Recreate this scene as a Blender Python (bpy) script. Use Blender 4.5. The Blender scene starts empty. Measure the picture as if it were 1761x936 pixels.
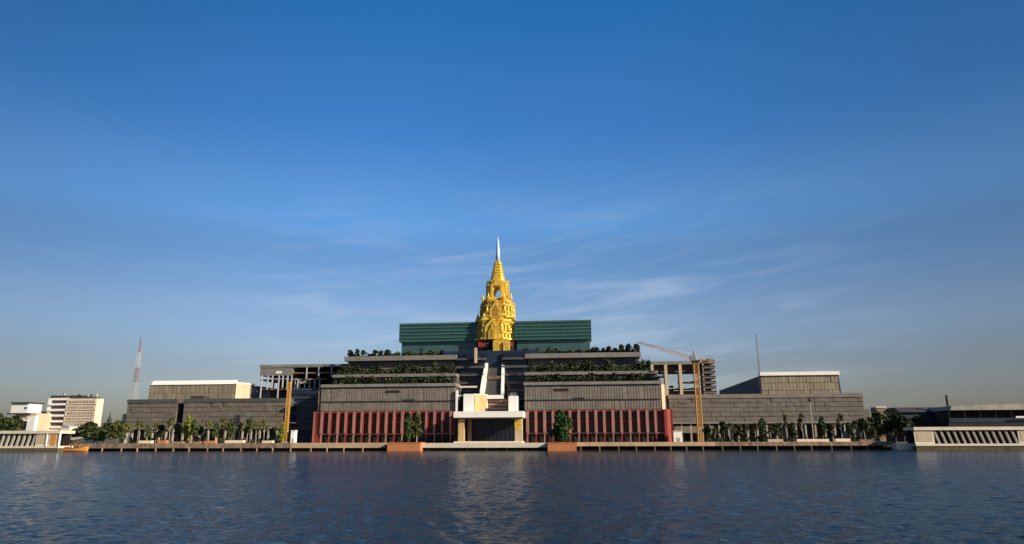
import bpy, math, random
import numpy as np
from mathutils import Vector

random.seed(7)
rng = np.random.default_rng(11)
sc = bpy.context.scene
col = sc.collection
R = math.radians

# ------------------------------------------------------------------ camera
F, CX, CY = 1174.0, 880.5, 468.0            # focal length and centre in pixels of the 1761 px wide photograph
PITCH, YAW, ROLL = R(13.74), R(6.0), 0.003
C = Vector((0.0, 0.0, 5.0))
fw = Vector((-math.sin(YAW) * math.cos(PITCH), math.cos(YAW) * math.cos(PITCH), math.sin(PITCH)))
rt0 = Vector((math.cos(YAW), math.sin(YAW), 0))
up0 = rt0.cross(fw)
rt = rt0 * math.cos(ROLL) - up0 * math.sin(ROLL)
up = up0 * math.cos(ROLL) + rt0 * math.sin(ROLL)


def at(px, py, Y):
    """the point of the vertical plane at depth Y that the photograph shows at pixel (px, py)"""
    d = fw * F + rt * (px - CX) + up * (CY - py)
    return C + d * ((Y - C.y) / d.y)


def X(px, py, Y): return at(px, py, Y).x
def Z(px, py, Y): return at(px, py, Y).z


cam_d = bpy.data.cameras.new('camera')
cam = bpy.data.objects.new('camera', cam_d)
col.objects.link(cam)
cam_d.sensor_width = 36.0
cam_d.lens = 36.0 * F / 1761.0
cam_d.clip_start, cam_d.clip_end = 0.5, 20000
from mathutils import Matrix
m3 = Matrix((rt, up, -fw)).transposed()
cam.matrix_world = Matrix.Translation(C) @ m3.to_4x4()
sc.camera = cam

# ------------------------------------------------------------------ materials


def mat(name, c, rough=0.7, metal=0.0, var=0.18, scale=0.25, stretch=(1, 1, 1), spec=0.4, fine=2.2, bump=0.0, island=0.0):
    m = bpy.data.materials.new(name)
    m.use_nodes = True
    nt = m.node_tree
    b = nt.nodes['Principled BSDF']
    b.inputs['Roughness'].default_value = rough
    b.inputs['Metallic'].default_value = metal
    b.inputs['Specular IOR Level'].default_value = spec
    g = nt.nodes.new('ShaderNodeNewGeometry')
    mp = nt.nodes.new('ShaderNodeMapping')
    mp.inputs['Scale'].default_value = stretch
    nt.links.new(g.outputs['Position'], mp.inputs['Vector'])
    n1 = nt.nodes.new('ShaderNodeTexNoise')
    n1.inputs['Scale'].default_value = scale
    n1.inputs['Detail'].default_value = 6
    n1.inputs['Roughness'].default_value = 0.65
    nt.links.new(mp.outputs[0], n1.inputs['Vector'])
    n2 = nt.nodes.new('ShaderNodeTexNoise')
    n2.inputs['Scale'].default_value = fine
    n2.inputs['Detail'].default_value = 3
    nt.links.new(mp.outputs[0], n2.inputs['Vector'])
    ad = nt.nodes.new('ShaderNodeMath'); ad.operation = 'ADD'
    nt.links.new(n1.outputs[0], ad.inputs[0]); nt.links.new(n2.outputs[0], ad.inputs[1])
    r = nt.nodes.new('ShaderNodeMapRange')
    r.inputs['From Min'].default_value = 0.65; r.inputs['From Max'].default_value = 1.35
    r.inputs['To Min'].default_value = 1 - var * 1.6; r.inputs['To Max'].default_value = 1 + var * 1.3
    nt.links.new(ad.outputs[0], r.inputs['Value'])
    mx = nt.nodes.new('ShaderNodeVectorMath'); mx.operation = 'SCALE'
    mx.inputs[0].default_value = c
    if island:                            # every slab, slat or panel a little lighter or darker than the next
        ir = nt.nodes.new('ShaderNodeMapRange'); ir.inputs['To Min'].default_value = 1 - island; ir.inputs['To Max'].default_value = 1 + island
        nt.links.new(g.outputs['Random Per Island'], ir.inputs['Value'])
        im = nt.nodes.new('ShaderNodeMath'); im.operation = 'MULTIPLY'
        nt.links.new(r.outputs[0], im.inputs[0]); nt.links.new(ir.outputs[0], im.inputs[1])
        r = im
    nt.links.new(r.outputs[0], mx.inputs['Scale'])
    nt.links.new(mx.outputs[0], b.inputs['Base Color'])
    if bump:
        bp = nt.nodes.new('ShaderNodeBump'); bp.inputs['Strength'].default_value = bump
        bp.inputs['Distance'].default_value = 0.3
        nt.links.new(n2.outputs[0], bp.inputs['Height']); nt.links.new(bp.outputs[0], b.inputs['Normal'])
    return m


ST = (1, 1, 0.25)
M = dict(
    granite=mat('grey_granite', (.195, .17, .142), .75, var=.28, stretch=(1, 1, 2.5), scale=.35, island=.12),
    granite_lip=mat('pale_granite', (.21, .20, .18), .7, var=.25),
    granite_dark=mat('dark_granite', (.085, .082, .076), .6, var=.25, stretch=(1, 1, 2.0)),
    granite_wing=mat('weathered_granite', (.150, .130, .108), .75, var=.25, island=.10, stretch=(.6, 1, 3.0), scale=.3),
    red=mat('oxide_red', (.23, .034, .026), .55, var=.18, stretch=ST),
    pink=mat('rose_stone', (.30, .155, .13), .7, var=.2, stretch=ST),
    white=mat('white_render', (.86, .83, .77), .6, var=.05, stretch=ST),
    cream=mat('cream_stone', (.52, .41, .28), .7, var=.12, stretch=ST),
    ochre=mat('warm_lit_stone', (.50, .34, .15), .7, var=.3, stretch=ST),  # pale stone with warm sunlight put into the colour
    tan=mat('tan_cladding', (.25, .205, .145), .7, var=.15, island=.14, stretch=ST),
    brownstone=mat('brown_stone', (.22, .13, .075), .7, var=.4, scale=.6),
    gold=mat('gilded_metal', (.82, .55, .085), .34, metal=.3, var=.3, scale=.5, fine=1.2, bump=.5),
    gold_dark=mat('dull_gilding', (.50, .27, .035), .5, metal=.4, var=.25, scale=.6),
    silver=mat('pale_spire_metal', (.50, .66, .80), .45, metal=.15, var=.03),
    green_glass=mat('green_glass', (.026, .088, .084), .2, metal=.1, var=.2, stretch=(.7, 1, 1), spec=.6),
    teal_glass=mat('teal_glass', (.055, .115, .115), .2, metal=.1, var=.2, spec=.6),
    green_frame=mat('green_frame', (.072, .17, .125), .4, var=.1),
    dark_glass=mat('dark_glass', (.012, .018, .035), .15, var=.3, spec=.45),
    red_glass=mat('bronze_glass', (.045, .024, .02), .25, var=.4, spec=.4),
    grey_glass=mat('grey_glass', (.36, .31, .26), .4, var=.4),
    blue_panel=mat('navy_panel', (.022, .034, .065), .35, var=.3, stretch=(1, 1, 2)),
    concrete=mat('raw_concrete', (.34, .31, .265), .85, var=.22, stretch=ST),
    concrete_old=mat('stained_concrete', (.27, .185, .12), .9, var=.55, stretch=(1, 1, .5), scale=.5),
    terracotta=mat('terracotta', (.50, .19, .075), .8, var=.18),
    paving=mat('sandy_paving', (.50, .345, .21), .85, var=.2),
    pale_ledge=mat('pale_ledge', (.68, .59, .46), .75, var=.12),
    moss=mat('mossy_concrete', (.10, .085, .045), .95, var=.45, scale=.5),
    earth=mat('bank_earth', (.095, .08, .055), .95, var=.35),
    crane=mat('crane_yellow', (.50, .265, .06), .5, var=.2),
    crane_pale=mat('crane_orange', (.80, .58, .46), .5, var=.1),
    mast_hazy_red=mat('mast_hazy_red', (.27, .205, .21), .6, var=.1),  # red greyed by distance haze put into the colour
    mast_white=mat('mast_white', (.40, .41, .44), .6, var=.06),
    steel=mat('grey_steel', (.22, .22, .23), .5, var=.1),
    dark_roof=mat('dark_roof', (.030, .031, .042), .6, var=.3),
    slate=mat('slate_roof', (.05, .045, .045), .7, var=.3),
    brick=mat('pinkish_plaster', (.72, .60, .46), .8, var=.12, stretch=ST),
    timber=mat('orange_timber', (.66, .27, .055), .6, var=.25, stretch=(.4, 1, 2)),
    timber_dark=mat('dark_timber', (.05, .035, .025), .8, var=.3),
    bark=mat('bark', (.13, .10, .07), .9, var=.3),
    pale_bark=mat('pale_bark', (.42, .36, .28), .9, var=.25),
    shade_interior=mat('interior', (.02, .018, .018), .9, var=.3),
)


def leaf_mat(name, c, c2):
    m = bpy.data.materials.new(name); m.use_nodes = True
    nt = m.node_tree; b = nt.nodes['Principled BSDF']
    b.inputs['Roughness'].default_value = .6; b.inputs['Specular IOR Level'].default_value = .25
    g = nt.nodes.new('ShaderNodeNewGeometry')
    rp = nt.nodes.new('ShaderNodeValToRGB')
    rp.color_ramp.elements[0].color = (*c, 1); rp.color_ramp.elements[1].color = (*c2, 1)
    nt.links.new(g.outputs['Random Per Island'], rp.inputs[0])
    nt.links.new(rp.outputs[0], b.inputs['Base Color'])
    return m


L = dict(
    dark=leaf_mat('dark_leaves', (.012, .020, .007), (.050, .065, .020)),
    mid=leaf_mat('green_leaves', (.025, .040, .010), (.095, .11, .03)),
    olive=leaf_mat('olive_leaves', (.065, .066, .020), (.16, .145, .045)),
    lime=leaf_mat('lime_leaves', (.10, .12, .012), (.24, .24, .03)),
    deep=leaf_mat('deep_green_leaves', (.014, .040, .013), (.05, .10, .02)),
)

# ------------------------------------------------------------------ mesh builder


class MB:
    def __init__(s): s.v, s.f = [], []

    def add(s, vs, fs):
        k = len(s.v); s.v += [tuple(v) for v in vs]; s.f += [tuple(i + k for i in f) for f in fs]; return s

    def box(s, x0, x1, y0, y1, z0, z1):
        if x1 < x0: x0, x1 = x1, x0
        if y1 < y0: y0, y1 = y1, y0
        if z1 < z0: z0, z1 = z1, z0
        v = [(x0, y0, z0), (x1, y0, z0), (x1, y1, z0), (x0, y1, z0), (x0, y0, z1), (x1, y0, z1), (x1, y1, z1), (x0, y1, z1)]
        return s.add(v, [(3, 2, 1, 0), (4, 5, 6, 7), (0, 1, 5, 4), (1, 2, 6, 5), (2, 3, 7, 6), (3, 0, 4, 7)])

    def prism(s, poly, z0, z1):          # poly counter-clockwise in plan
        n = len(poly)
        v = [(x, y, z0) for x, y in poly] + [(x, y, z1) for x, y in poly]
        return s.add(v, [tuple(range(n - 1, -1, -1)), tuple(range(n, 2 * n))] + [(i, (i + 1) % n, n + (i + 1) % n, n + i) for i in range(n)])

    def xz(s, poly, y0, y1):             # outline in the x-z plane, counter-clockwise seen from the front, given depth
        n = len(poly)
        v = [(x, y0, z) for x, z in poly] + [(x, y1, z) for x, z in poly]
        return s.add(v, [tuple(range(n)), tuple(range(2 * n - 1, n - 1, -1))] + [(i, n + i, n + (i + 1) % n, (i + 1) % n) for i in range(n)])

    def yz(s, poly, x0, x1):
        n = len(poly)
        v = [(x0, y, z) for y, z in poly] + [(x1, y, z) for y, z in poly]
        return s.add(v, [tuple(range(n - 1, -1, -1)), tuple(range(n, 2 * n))] + [(i, (i + 1) % n, n + (i + 1) % n, n + i) for i in range(n)])

    def tube(s, p, q, r0, r1=None, n=6):
        r1 = r0 if r1 is None else r1
        p, q = Vector(p), Vector(q); d = (q - p).normalized()
        a = d.orthogonal().normalized(); b = d.cross(a)
        v = []
        for c_, r in ((p, r0), (q, r1)):
            for i in range(n):
                t = 2 * math.pi * i / n
                v.append(c_ + (a * math.cos(t) + b * math.sin(t)) * r)
        return s.add(v, [tuple(range(n - 1, -1, -1)), tuple(range(n, 2 * n))] + [(i, (i + 1) % n, n + (i + 1) % n, n + i) for i in range(n)])

    def loft(s, rings):                  # closed rings of equal length, bottom to top
        n = len(rings[0]); v = [p for r in rings for p in r]
        f = [tuple(range(n - 1, -1, -1)), tuple(range((len(rings) - 1) * n, len(rings) * n))]
        for k in range(len(rings) - 1):
            for i in range(n):
                j = (i + 1) % n
                f.append((k * n + i, k * n + j, (k + 1) * n + j, (k + 1) * n + i))
        return s.add(v, f)

    def mesh(s, name, m, smooth=False):
        me = bpy.data.meshes.new(name); me.from_pydata(s.v, [], s.f); me.materials.append(m)
        if smooth:
            for p in me.polygons: p.use_smooth = True
        me.update(); return me

    def build(s, name, m, parent=None, smooth=False, loc=None):
        me = s.mesh(name, m, smooth)
        o = bpy.data.objects.new(name, me); col.objects.link(o)
        if parent is not None:
            o.parent = parent
            root = parent
            off = Vector(root.location)
            while root.parent is not None:
                root = root.parent; off += Vector(root.location)
            me.transform(Matrix.Translation(-off))
        return o


def tag(o, label=None, cat=None, group=None, kind=None):
    if label: o['label'] = label
    if cat: o['category'] = cat
    if group: o['group'] = group
    if kind: o['kind'] = kind
    return o


def thing(name, loc, label, cat, group=None):
    o = bpy.data.objects.new(name, None); col.objects.link(o); o.location = loc
    return tag(o, label, cat, group)


def box(name, m, parent, *a): return MB().box(*a).build(name, m, parent)


ORD = 'first second third fourth fifth sixth seventh eighth ninth tenth eleventh twelfth thirteenth fourteenth fifteenth sixteenth seventeenth eighteenth nineteenth twentieth'.split()
ORD += ['twenty-' + w for w in ORD[:9]] + ['thirtieth'] + ['thirty-' + w for w in ORD[:9]]

# ------------------------------------------------------------------ setting
GZ = Z(845, 762.5, 303)               # promenade level above the water
BANK = 303.0

# water: one sheet with real waves, finest near the camera
us = np.concatenate([[-14, -8, -4, -2.4], np.linspace(-1.35, 1.12, 620), [2.4, 4, 8, 14]])
ys = np.concatenate([[-600, -200, -60, -10, 8], np.geomspace(16, 306, 520)])
YY, UU = np.meshgrid(ys, us, indexing='ij')
XX = np.maximum(YY, 16) * UU
sp = np.maximum(np.maximum(YY, 16) * 2.47 / 620, np.maximum(YY, 16) * 0.0057)
ZZ = np.zeros_like(XX)
wind = R(205)
for k in range(70):
    lam = 0.8 * (5.0 ** rng.random())
    a = wind + rng.normal(0, 0.75)
    kx, ky = 2 * math.pi / lam * math.cos(a), 2 * math.pi / lam * math.sin(a)
    amp = 0.0040 * lam ** 0.85
    w = np.clip((lam / sp - 2.2) / 2.0, 0, 1)
    ph = kx * XX + ky * YY + rng.random() * 6.283
    patch = 0.75 + 0.25 * np.sin(XX * .05 * math.cos(a * 3) + YY * .03 + k)
    ZZ += amp * w * patch * (np.sin(ph) + .25 * np.sin(2 * ph + .6))
ny, nx = XX.shape
me = bpy.data.meshes.new('river')
me.vertices.add(nx * ny)
me.vertices.foreach_set('co', np.stack([XX, YY, ZZ], -1).astype(np.float32).ravel())
idx = np.arange(nx * ny).reshape(ny, nx)
q = np.stack([idx[:-1, :-1], idx[:-1, 1:], idx[1:, 1:], idx[1:, :-1]], -1).reshape(-1, 4)
me.loops.add(q.size); me.loops.foreach_set('vertex_index', q.ravel().astype(np.int32))
me.polygons.add(len(q)); me.polygons.foreach_set('loop_start', (np.arange(len(q)) * 4).astype(np.int32))
me.polygons.foreach_set('use_smooth', np.ones(len(q), dtype=bool))
me.update(); me.validate()
wm = bpy.data.materials.new('river_water'); wm.use_nodes = True
nt = wm.node_tree; b = nt.nodes['Principled BSDF']
b.inputs['Base Color'].default_value = (.008, .021, .036, 1)
b.inputs['Roughness'].default_value = .13
b.inputs['IOR'].default_value = 1.25
g = nt.nodes.new('ShaderNodeNewGeometry')
wn = nt.nodes.new('ShaderNodeTexNoise'); wn.inputs['Scale'].default_value = .022; wn.inputs['Detail'].default_value = 4
wmp = nt.nodes.new('ShaderNodeMapping'); wmp.inputs['Scale'].default_value = (.5, 1.6, 1)
nt.links.new(g.outputs['Position'], wmp.inputs[0]); nt.links.new(wmp.outputs[0], wn.inputs['Vector'])
wp = nt.nodes.new('ShaderNodeMapRange')          # calmer and rougher patches of wind
wp.inputs['From Min'].default_value = .35; wp.inputs['From Max'].default_value = .65; wp.inputs['To Min'].default_value = .72; wp.inputs['To Max'].default_value = 1.0
nt.links.new(wn.outputs[0], wp.inputs['Value'])
h = None
for s_, st_ in ((1.3, .22), (3.4, .38), (7.5, .36)):
    mp = nt.nodes.new('ShaderNodeMapping'); mp.inputs['Scale'].default_value = (.75, 1.0, 1); mp.inputs['Rotation'].default_value = (0, 0, .35)
    nt.links.new(g.outputs['Position'], mp.inputs[0])
    n = nt.nodes.new('ShaderNodeTexNoise'); n.inputs['Scale'].default_value = s_; n.inputs['Detail'].default_value = 3
    nt.links.new(mp.outputs[0], n.inputs['Vector'])
    bp = nt.nodes.new('ShaderNodeBump'); bp.inputs['Strength'].default_value = min(1, st_ * 3.6); bp.inputs['Distance'].default_value = .62 / s_
    nt.links.new(n.outputs[0], bp.inputs['Height'])
    nt.links.new(wp.outputs[0], bp.inputs['Strength'])
    if h is not None: nt.links.new(h.outputs[0], bp.inputs['Normal'])
    h = bp
nt.links.new(h.outputs[0], b.inputs['Normal'])
me.materials.append(wm)
river = bpy.data.objects.new('river', me); col.objects.link(river)
tag(river, 'wide dark blue river with small ripples in front of the building', 'river', kind='structure')

tag(MB().box(-5000, 5000, 318, 9000, GZ - 6, GZ).build('ground', M['earth']), 'flat land behind the river', 'ground', kind='structure')
# sloped earth bank beside and under the promenade
tag(MB().yz([(301.5, -3), (317.99, -3), (317.99, GZ - .02), (312, GZ - .9), (306, .6)], -4000, 4000).build('riverbank', M['earth']), 'dark earth bank under the promenade', 'riverbank', kind='structure')
xa, xb = X(104, 766, BANK), X(1541, 766, BANK)
plaza = tag(MB().box(xa, xb, 303.4, 317.95, GZ - .55, GZ + .004).build('promenade', M['paving']), 'sand coloured riverside promenade on short piles', 'promenade', kind='structure')
plz = tag(MB().box(xa, xb, 318.05, 336, GZ - .3, GZ + .008).build('plaza', M['paving']), 'sandy paved plaza before the building', 'plaza', kind='structure')
# edge beam in stretches of different finish: rough stone left, pale stone at the middle, sandy right
zb0 = GZ - 2.05
for a_, b_, mm, lab in ((104, 500, 'concrete_old', 'stained rough stone'), (500, 664, 'paving', None), (723, 942, 'pale_ledge', 'bright pale stone'), (992, 1230, 'paving', None), (1230, 1541, 'concrete_old', 'stained rough stone')):
    e = MB().box(X(a_, 766, BANK), X(b_, 766, BANK) - .05, BANK - .2, BANK + .35, zb0 + (.75 if a_ > 980 else .2), GZ + (.35 if mm != 'pale_ledge' else .15)).build('edge_beam', M[mm], plaza)
    if lab: e['label'] = lab + ' promenade edge'
k = 0
px = 118
while px < 1535:
    if not (655 < px < 995):
        x = X(px, 772, BANK)
        MB().tube((x, BANK - .05, -2), (x, BANK - .05, zb0 + (.75 if px > 980 else .2)), .4, n=8).build('pile', M['concrete_old'] if px < 660 else M['moss'], plaza)
    px += 31.5 + random.uniform(-5, 5)
for px in range(735, 940, 34):
    x = X(px, 774, BANK)
    MB().tube((x, BANK + 1.2, -2), (x, BANK + 1.2, zb0), .45, n=8).build('pile', M['moss'], plaza)
# low steps in front of the entrance
st = MB()
for i in range(5):
    st.box(X(782, 762, 322), X(898, 762, 322), 318.5 + i * .45, 334, GZ + .15 * i, GZ + .15 * (i + 1))
tag(st.build('entrance_steps', M['pale_ledge']), 'broad pale steps rising to the dark entrance under the white canopy', 'steps')

# ------------------------------------------------------------------ main building
MAIN = thing('parliament_building', (X(846, 760, 335), 335, GZ),
             'huge stepped parliament block of grey granite over red columns with planted terraces', 'building')
YF = 334.0


def louvre_wall(parent, x0, x1, z0, z1, y, depth, m, step=1.3, bands=(), proud=.16, gap=.40, jt=.25, name='granite_screen'):
    mb = MB().box(x0, x1, y, y + depth, z0, z1)
    n = max(2, int((x1 - x0) / step))
    zs = [z0] + list(bands) + [z1]
    for j in range(len(zs) - 1):
        for i in range(n):
            if random.random() < .03: continue
            x = x0 + (i + .5) * (x1 - x0) / n
            mb.box(x - step * gap, x + step * gap, y - proud * random.uniform(.6, 1.2), y + .02, zs[j] + jt, zs[j + 1] - jt)
    return mb.build(name, m, parent)


zR = Z(670, 707.5, YF)                # top of red storey
zS = Z(670, 667.5, 335.5)             # top of granite screen
zL = Z(670, 660.3, 335)               # top of the cornice
zA0 = zL
halls = ((X(552, 690, 335.5), X(783, 690, 335.5), 1), (X(902, 690, 335.5), X(1138, 690, 335.5), -1))
for x0, x1, sd in halls:
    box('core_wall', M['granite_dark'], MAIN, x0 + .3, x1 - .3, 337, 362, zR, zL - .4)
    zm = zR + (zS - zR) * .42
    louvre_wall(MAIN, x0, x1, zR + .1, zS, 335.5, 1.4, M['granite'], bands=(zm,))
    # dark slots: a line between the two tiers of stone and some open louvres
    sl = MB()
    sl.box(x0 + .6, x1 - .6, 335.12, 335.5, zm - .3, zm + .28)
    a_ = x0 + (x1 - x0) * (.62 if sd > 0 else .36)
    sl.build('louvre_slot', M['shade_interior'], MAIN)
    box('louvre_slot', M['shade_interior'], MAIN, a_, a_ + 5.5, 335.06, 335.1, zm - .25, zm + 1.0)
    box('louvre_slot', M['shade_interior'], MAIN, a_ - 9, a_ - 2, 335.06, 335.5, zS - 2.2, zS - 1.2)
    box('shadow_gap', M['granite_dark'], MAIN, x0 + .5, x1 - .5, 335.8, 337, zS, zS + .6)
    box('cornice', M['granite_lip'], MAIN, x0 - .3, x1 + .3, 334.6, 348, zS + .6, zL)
# pale chamfered end piers of the granite tier
for p0, p1, yb in ((547.5, 551.5, 336), (1138.3, 1146.5, 335.2)):
    a_, b_ = X(p0, 690, yb), X(p1, 690, yb)
    MB().prism([(a_, yb), (b_, yb + 2.4), (b_, 346), (a_, 346)], zR, zS + .3).build('end_pier', M['cream'], MAIN)

# red colonnade: back wall, glazing bays, fins with pale fronts, slim ground floor columns
for x0, x1, fins in ((X(548, 735, YF), X(781, 735, YF), [552 + 13.9 * i for i in range(17)]),
                     (X(903, 735, YF), X(1143, 735, YF), [907 + 14.75 * i for i in range(16)])):
    box('red_back_wall', M['red'], MAIN, x0, x1, YF + 2.2, YF + 3, GZ, zR)
    box('storey_beam', M['red'], MAIN, x0, x1, YF + .9, YF + 2.25, zR - .7, zR - .05)
    zg = GZ + (zR - GZ) * .285
    box('storey_beam', M['pink'], MAIN, x0, x1, YF + 1.1, YF + 2.25, zg - .25, zg + .25)
    zh = GZ + (zR - GZ) * .66
    box('storey_beam', M['red'], MAIN, x0, x1, YF + 1.5, YF + 2.25, zh - .25, zh + .25)
    xs = [X(p, 735, YF) for p in fins]
    for i, x in enumerate(xs):
        if x > x1 - 1: continue
        fn = MB().box(x - .72, x + .72, YF + .25, YF + 2.3, zg + .25, zR - .06).build('red_fin', M['red'], MAIN)
        MB().box(x - .60, x + (.25 if i % 2 else .55) + (.22 if x0 > 0 or fins[0] > 880 else 0), YF, YF + .25, zg + .28, zR - .08).build('fin_front', M['pink'], fn)
        MB().box(x - .28, x + .28, YF + .4, YF + 1.0, GZ, zg - .25).build('ground_column', M['red'] if i % 2 else M['pink'], MAIN)
        xn = (xs[i + 1] if i + 1 < len(xs) else x1)
        xn = min(xn, x1)
        MB().box(x + .75, xn - .75, YF + 2.05, YF + 2.2, zh + .5, zR - 1).build('window', M['red_glass'], MAIN)
        MB().box(x + .75, xn - .75, YF + 2.05, YF + 2.2, zg + .6, zh - .5).build('window', M['red_glass'], MAIN)
        MB().box(x + .3, xn - .3, YF + 2.02, YF + 2.2, GZ + .3, zg - .3).build('window', M['shade_interior'], MAIN)
a_, b_ = X(538, 735, YF), X(547.6, 735, YF)
MB().box(a_, b_, YF + .8, 346, GZ, zR - .1).build('red_end_pier', M['red'], MAIN)
MB().box(a_ - .25, a_ + .4, YF + .6, YF + 1.6, GZ, zR + .1).build('end_pilaster', M['pink'], MAIN)
a_, b_ = X(1143.3, 735, YF), X(1158, 735, 337)
MB().prism([(a_, YF), (a_ + 1.2, YF), (b_, YF + 3.6), (b_, 346), (a_, 346)], GZ, zR + .1).build('red_end_pier', M['red'], MAIN)

# recess between the halls: navy storeys at the back
xc0, xc1 = X(783, 680, 352), X(902, 680, 352)
zB = Z(860, 604, 360)
rb = box('recess_wall', M['blue_panel'], MAIN, xc0 - 8, xc1 + 8, 358, 362, GZ, zB)
for i in range(8):
    z = GZ + 13 + (zB - GZ - 14) * i / 8
    for a_, b_ in ((784, 834), (864, 906)):
        MB().box(X(a_, 660, 355), X(b_, 660, 355), 355.0 - (.8 if i % 2 else 0), 358, z, z + 1.1).build('floor_band', M['granite_dark'], MAIN)
        MB().box(X(a_, 660, 355) + .3, X(b_, 660, 355) - .3, 356.6, 357.4, z + 1.15, z + 4.0).build('window', M['dark_glass'], MAIN)
# stepped terraces
zPA0, zPA1 = Z(670, 648.5, 345), Z(670, 643.5, 345)
zLB0, zLB1 = Z(670, 620, 354), Z(670, 612.2, 354)
for (p0, p1, q0, q1) in ((573, 784, 594, 784), (903, 1131, 904, 1101)):
    xa0, xa1 = X(p0, 650, 345), X(p1, 650, 345)
    xb0, xb1 = X(q0, 616, 355), X(q1, 616, 355)
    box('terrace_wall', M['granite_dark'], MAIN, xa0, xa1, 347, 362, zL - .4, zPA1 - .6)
    box('parapet', M['granite_lip'], MAIN, xa0 - .3, xa1 + .3, 344.6, 352, zPA0, zPA1)
    w_ = box('terrace_wall', M['granite_wing'], MAIN, xb0 + 1, xb1 - 1, 357, 376, zPA1 - .2, zLB0 + .1)
    for i in (range(0, 3) if p0 < 800 else (7, 9, 10)):
        a_ = xb0 + 2 + (xb1 - xb0 - 4) * i / 11
        MB().box(a_ + .5, a_ + (xb1 - xb0) / 11 - .6, 356.7, 357, zPA1 + 4.5, zLB0 - .5).build('window', M['dark_glass'], MAIN)
    for i in range(8):
        a_ = xa0 + 2 + (xa1 - xa0 - 4) * i / 8
        MB().box(a_ + .5, a_ + (xa1 - xa0) / 8 - .6, 346.7, 347, zL + .6, zPA0 - .4).build('window', M['dark_glass'], MAIN)
    box('parapet', M['granite_lip'], MAIN, xb0 - .3, xb1 + .3, 354, 376, zLB0, zLB1)

# green glass blocks on the roof
YG = 370.0
zG0, zG1, zG2 = Z(750, 599, YG), Z(750, 586.5, YG), Z(750, 557.5, YG)
for a_, b_ in ((687, 821), (884.5, 1016.5)):
    x0, x1 = X(a_, 570, YG), X(b_, 570, YG)
    gb = box('glass_block', M['green_glass'], MAIN, x0, x1, YG, YG + 14, zG1, zG2)
    for i in range(6):
        z = zG1 + (zG2 - zG1) * i / 5
        MB().box(x0 - .12, x1 + .12, YG - .35, YG + 14.1, z - .22, z + .22).build('floor_band', M['green_frame'], gb)
    ml = MB(); n = 16
    for i in range(n + 1):
        x = x0 + (x1 - x0) * i / n
        ml.box(x - .06, x + .06, YG - .12, YG, zG1 + .23, zG2 - .23)
    ml.build('mullion', M['green_glass'], gb)
    box('setback_storey', M['teal_glass'], MAIN, x0 + 1.2, x1 - .8, YG + 1.4, YG + 13, zLB1 - .1, zG1)
    box('roof_edge', M['granite_dark'], MAIN, x0 - .2, x1 + .2, YG - .25, YG + 14.2, zG2 + .23, zG2 + .65)

# entrance: white canopy on piers, glass lobby
YC = 322.0
zc0, zc1 = Z(840, 718, YC), Z(840, 707.5, YC)
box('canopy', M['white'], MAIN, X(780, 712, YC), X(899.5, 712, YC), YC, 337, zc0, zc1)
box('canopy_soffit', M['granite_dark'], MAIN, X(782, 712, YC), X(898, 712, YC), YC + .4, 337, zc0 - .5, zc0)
for a_, b_, m_, y_ in ((788, 797.5, 'cream', 324), (885.5, 898, 'gold_dark', 324), (804.5, 810, 'brownstone', 331)):  # the left pier's ochre carries orange sunlight on cream stone
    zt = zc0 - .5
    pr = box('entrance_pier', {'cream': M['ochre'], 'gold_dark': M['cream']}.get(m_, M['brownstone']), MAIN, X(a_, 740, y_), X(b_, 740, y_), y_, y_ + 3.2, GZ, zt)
    if m_ == 'gold_dark':
        MB().box(X(a_, 740, y_) - .05, X(b_ - 1, 740, y_), y_ - .12, y_ + .2, GZ + (zt - GZ) * .52, zt - .02).build('gilt_panel', M['gold'], pr)
lb = box('lobby_glass', M['dark_glass'], MAIN, X(783, 740, 336), X(902, 740, 336), 336.2, 337, GZ + .75, zc0 - .6)
fr = MB()
for i in range(13):
    x = X(800, 740, 336) + (X(886, 740, 336) - X(800, 740, 336)) * i / 12
    fr.box(x - .1, x + .1, 335.95, 336.2, GZ + .75, zc0 - .6)
fr.box(X(800, 740, 336), X(886, 740, 336), 335.9, 336.2, GZ + 5, GZ + 5.3)
fr.build('door_frame', M['dark_roof'], lb)
# lobby block above the canopy
zt = Z(848, 680.5, 338)
MB().prism([(X(797, 695, 333), 333), (X(816, 695, 333), 333), (X(838, 695, 339), 339), (X(838, 695, 339), 350), (X(797, 695, 333), 350)], zc1, Z(815, 677.5, 333)).build('white_pylon', M['white'], MAIN)
MB().prism([(X(816.3, 695, 333), 332.9), (X(837.6, 695, 339), 338.85), (X(837.6, 695, 339), 339.2), (X(816.3, 695, 333), 333.3)], zc1 + .02, Z(815, 678.5, 333)).build('sunlit_face_tint', M['ochre'], MAIN)  # thin ochre slab: gold sunlight on the pylon's angled face put into colour
MB().box(X(874.5, 695, 333), X(890, 695, 333), 333, 344, zc1, Z(882, 681, 333)).build('white_pylon', M['white'], MAIN)
MB().box(X(878, 676, 338), X(889, 676, 338), 338, 346, Z(882, 681, 333), Z(882, 675, 338)).build('white_pylon_cap', M['concrete'], MAIN)
sw = box('stone_wall', M['brownstone'], MAIN, X(836, 695, 340), X(876, 695, 340), 340.3, 345, zc1, Z(856, 685.5, 340))
for f in (.25, .55, .8):
    z = zc1 + (Z(856, 685.5, 340) - zc1) * f
    MB().box(X(840, 695, 340), X(873, 695, 340), 339.9, 340.3, z, z + .35).build('ledge', M['cream'], sw)
box('balustrade', M['white'], MAIN, X(825, 683, 338.5), X(866, 683, 338.5), 338.5, 340, Z(846, 686, 338.5), Z(846, 679.6, 338.5))
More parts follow.
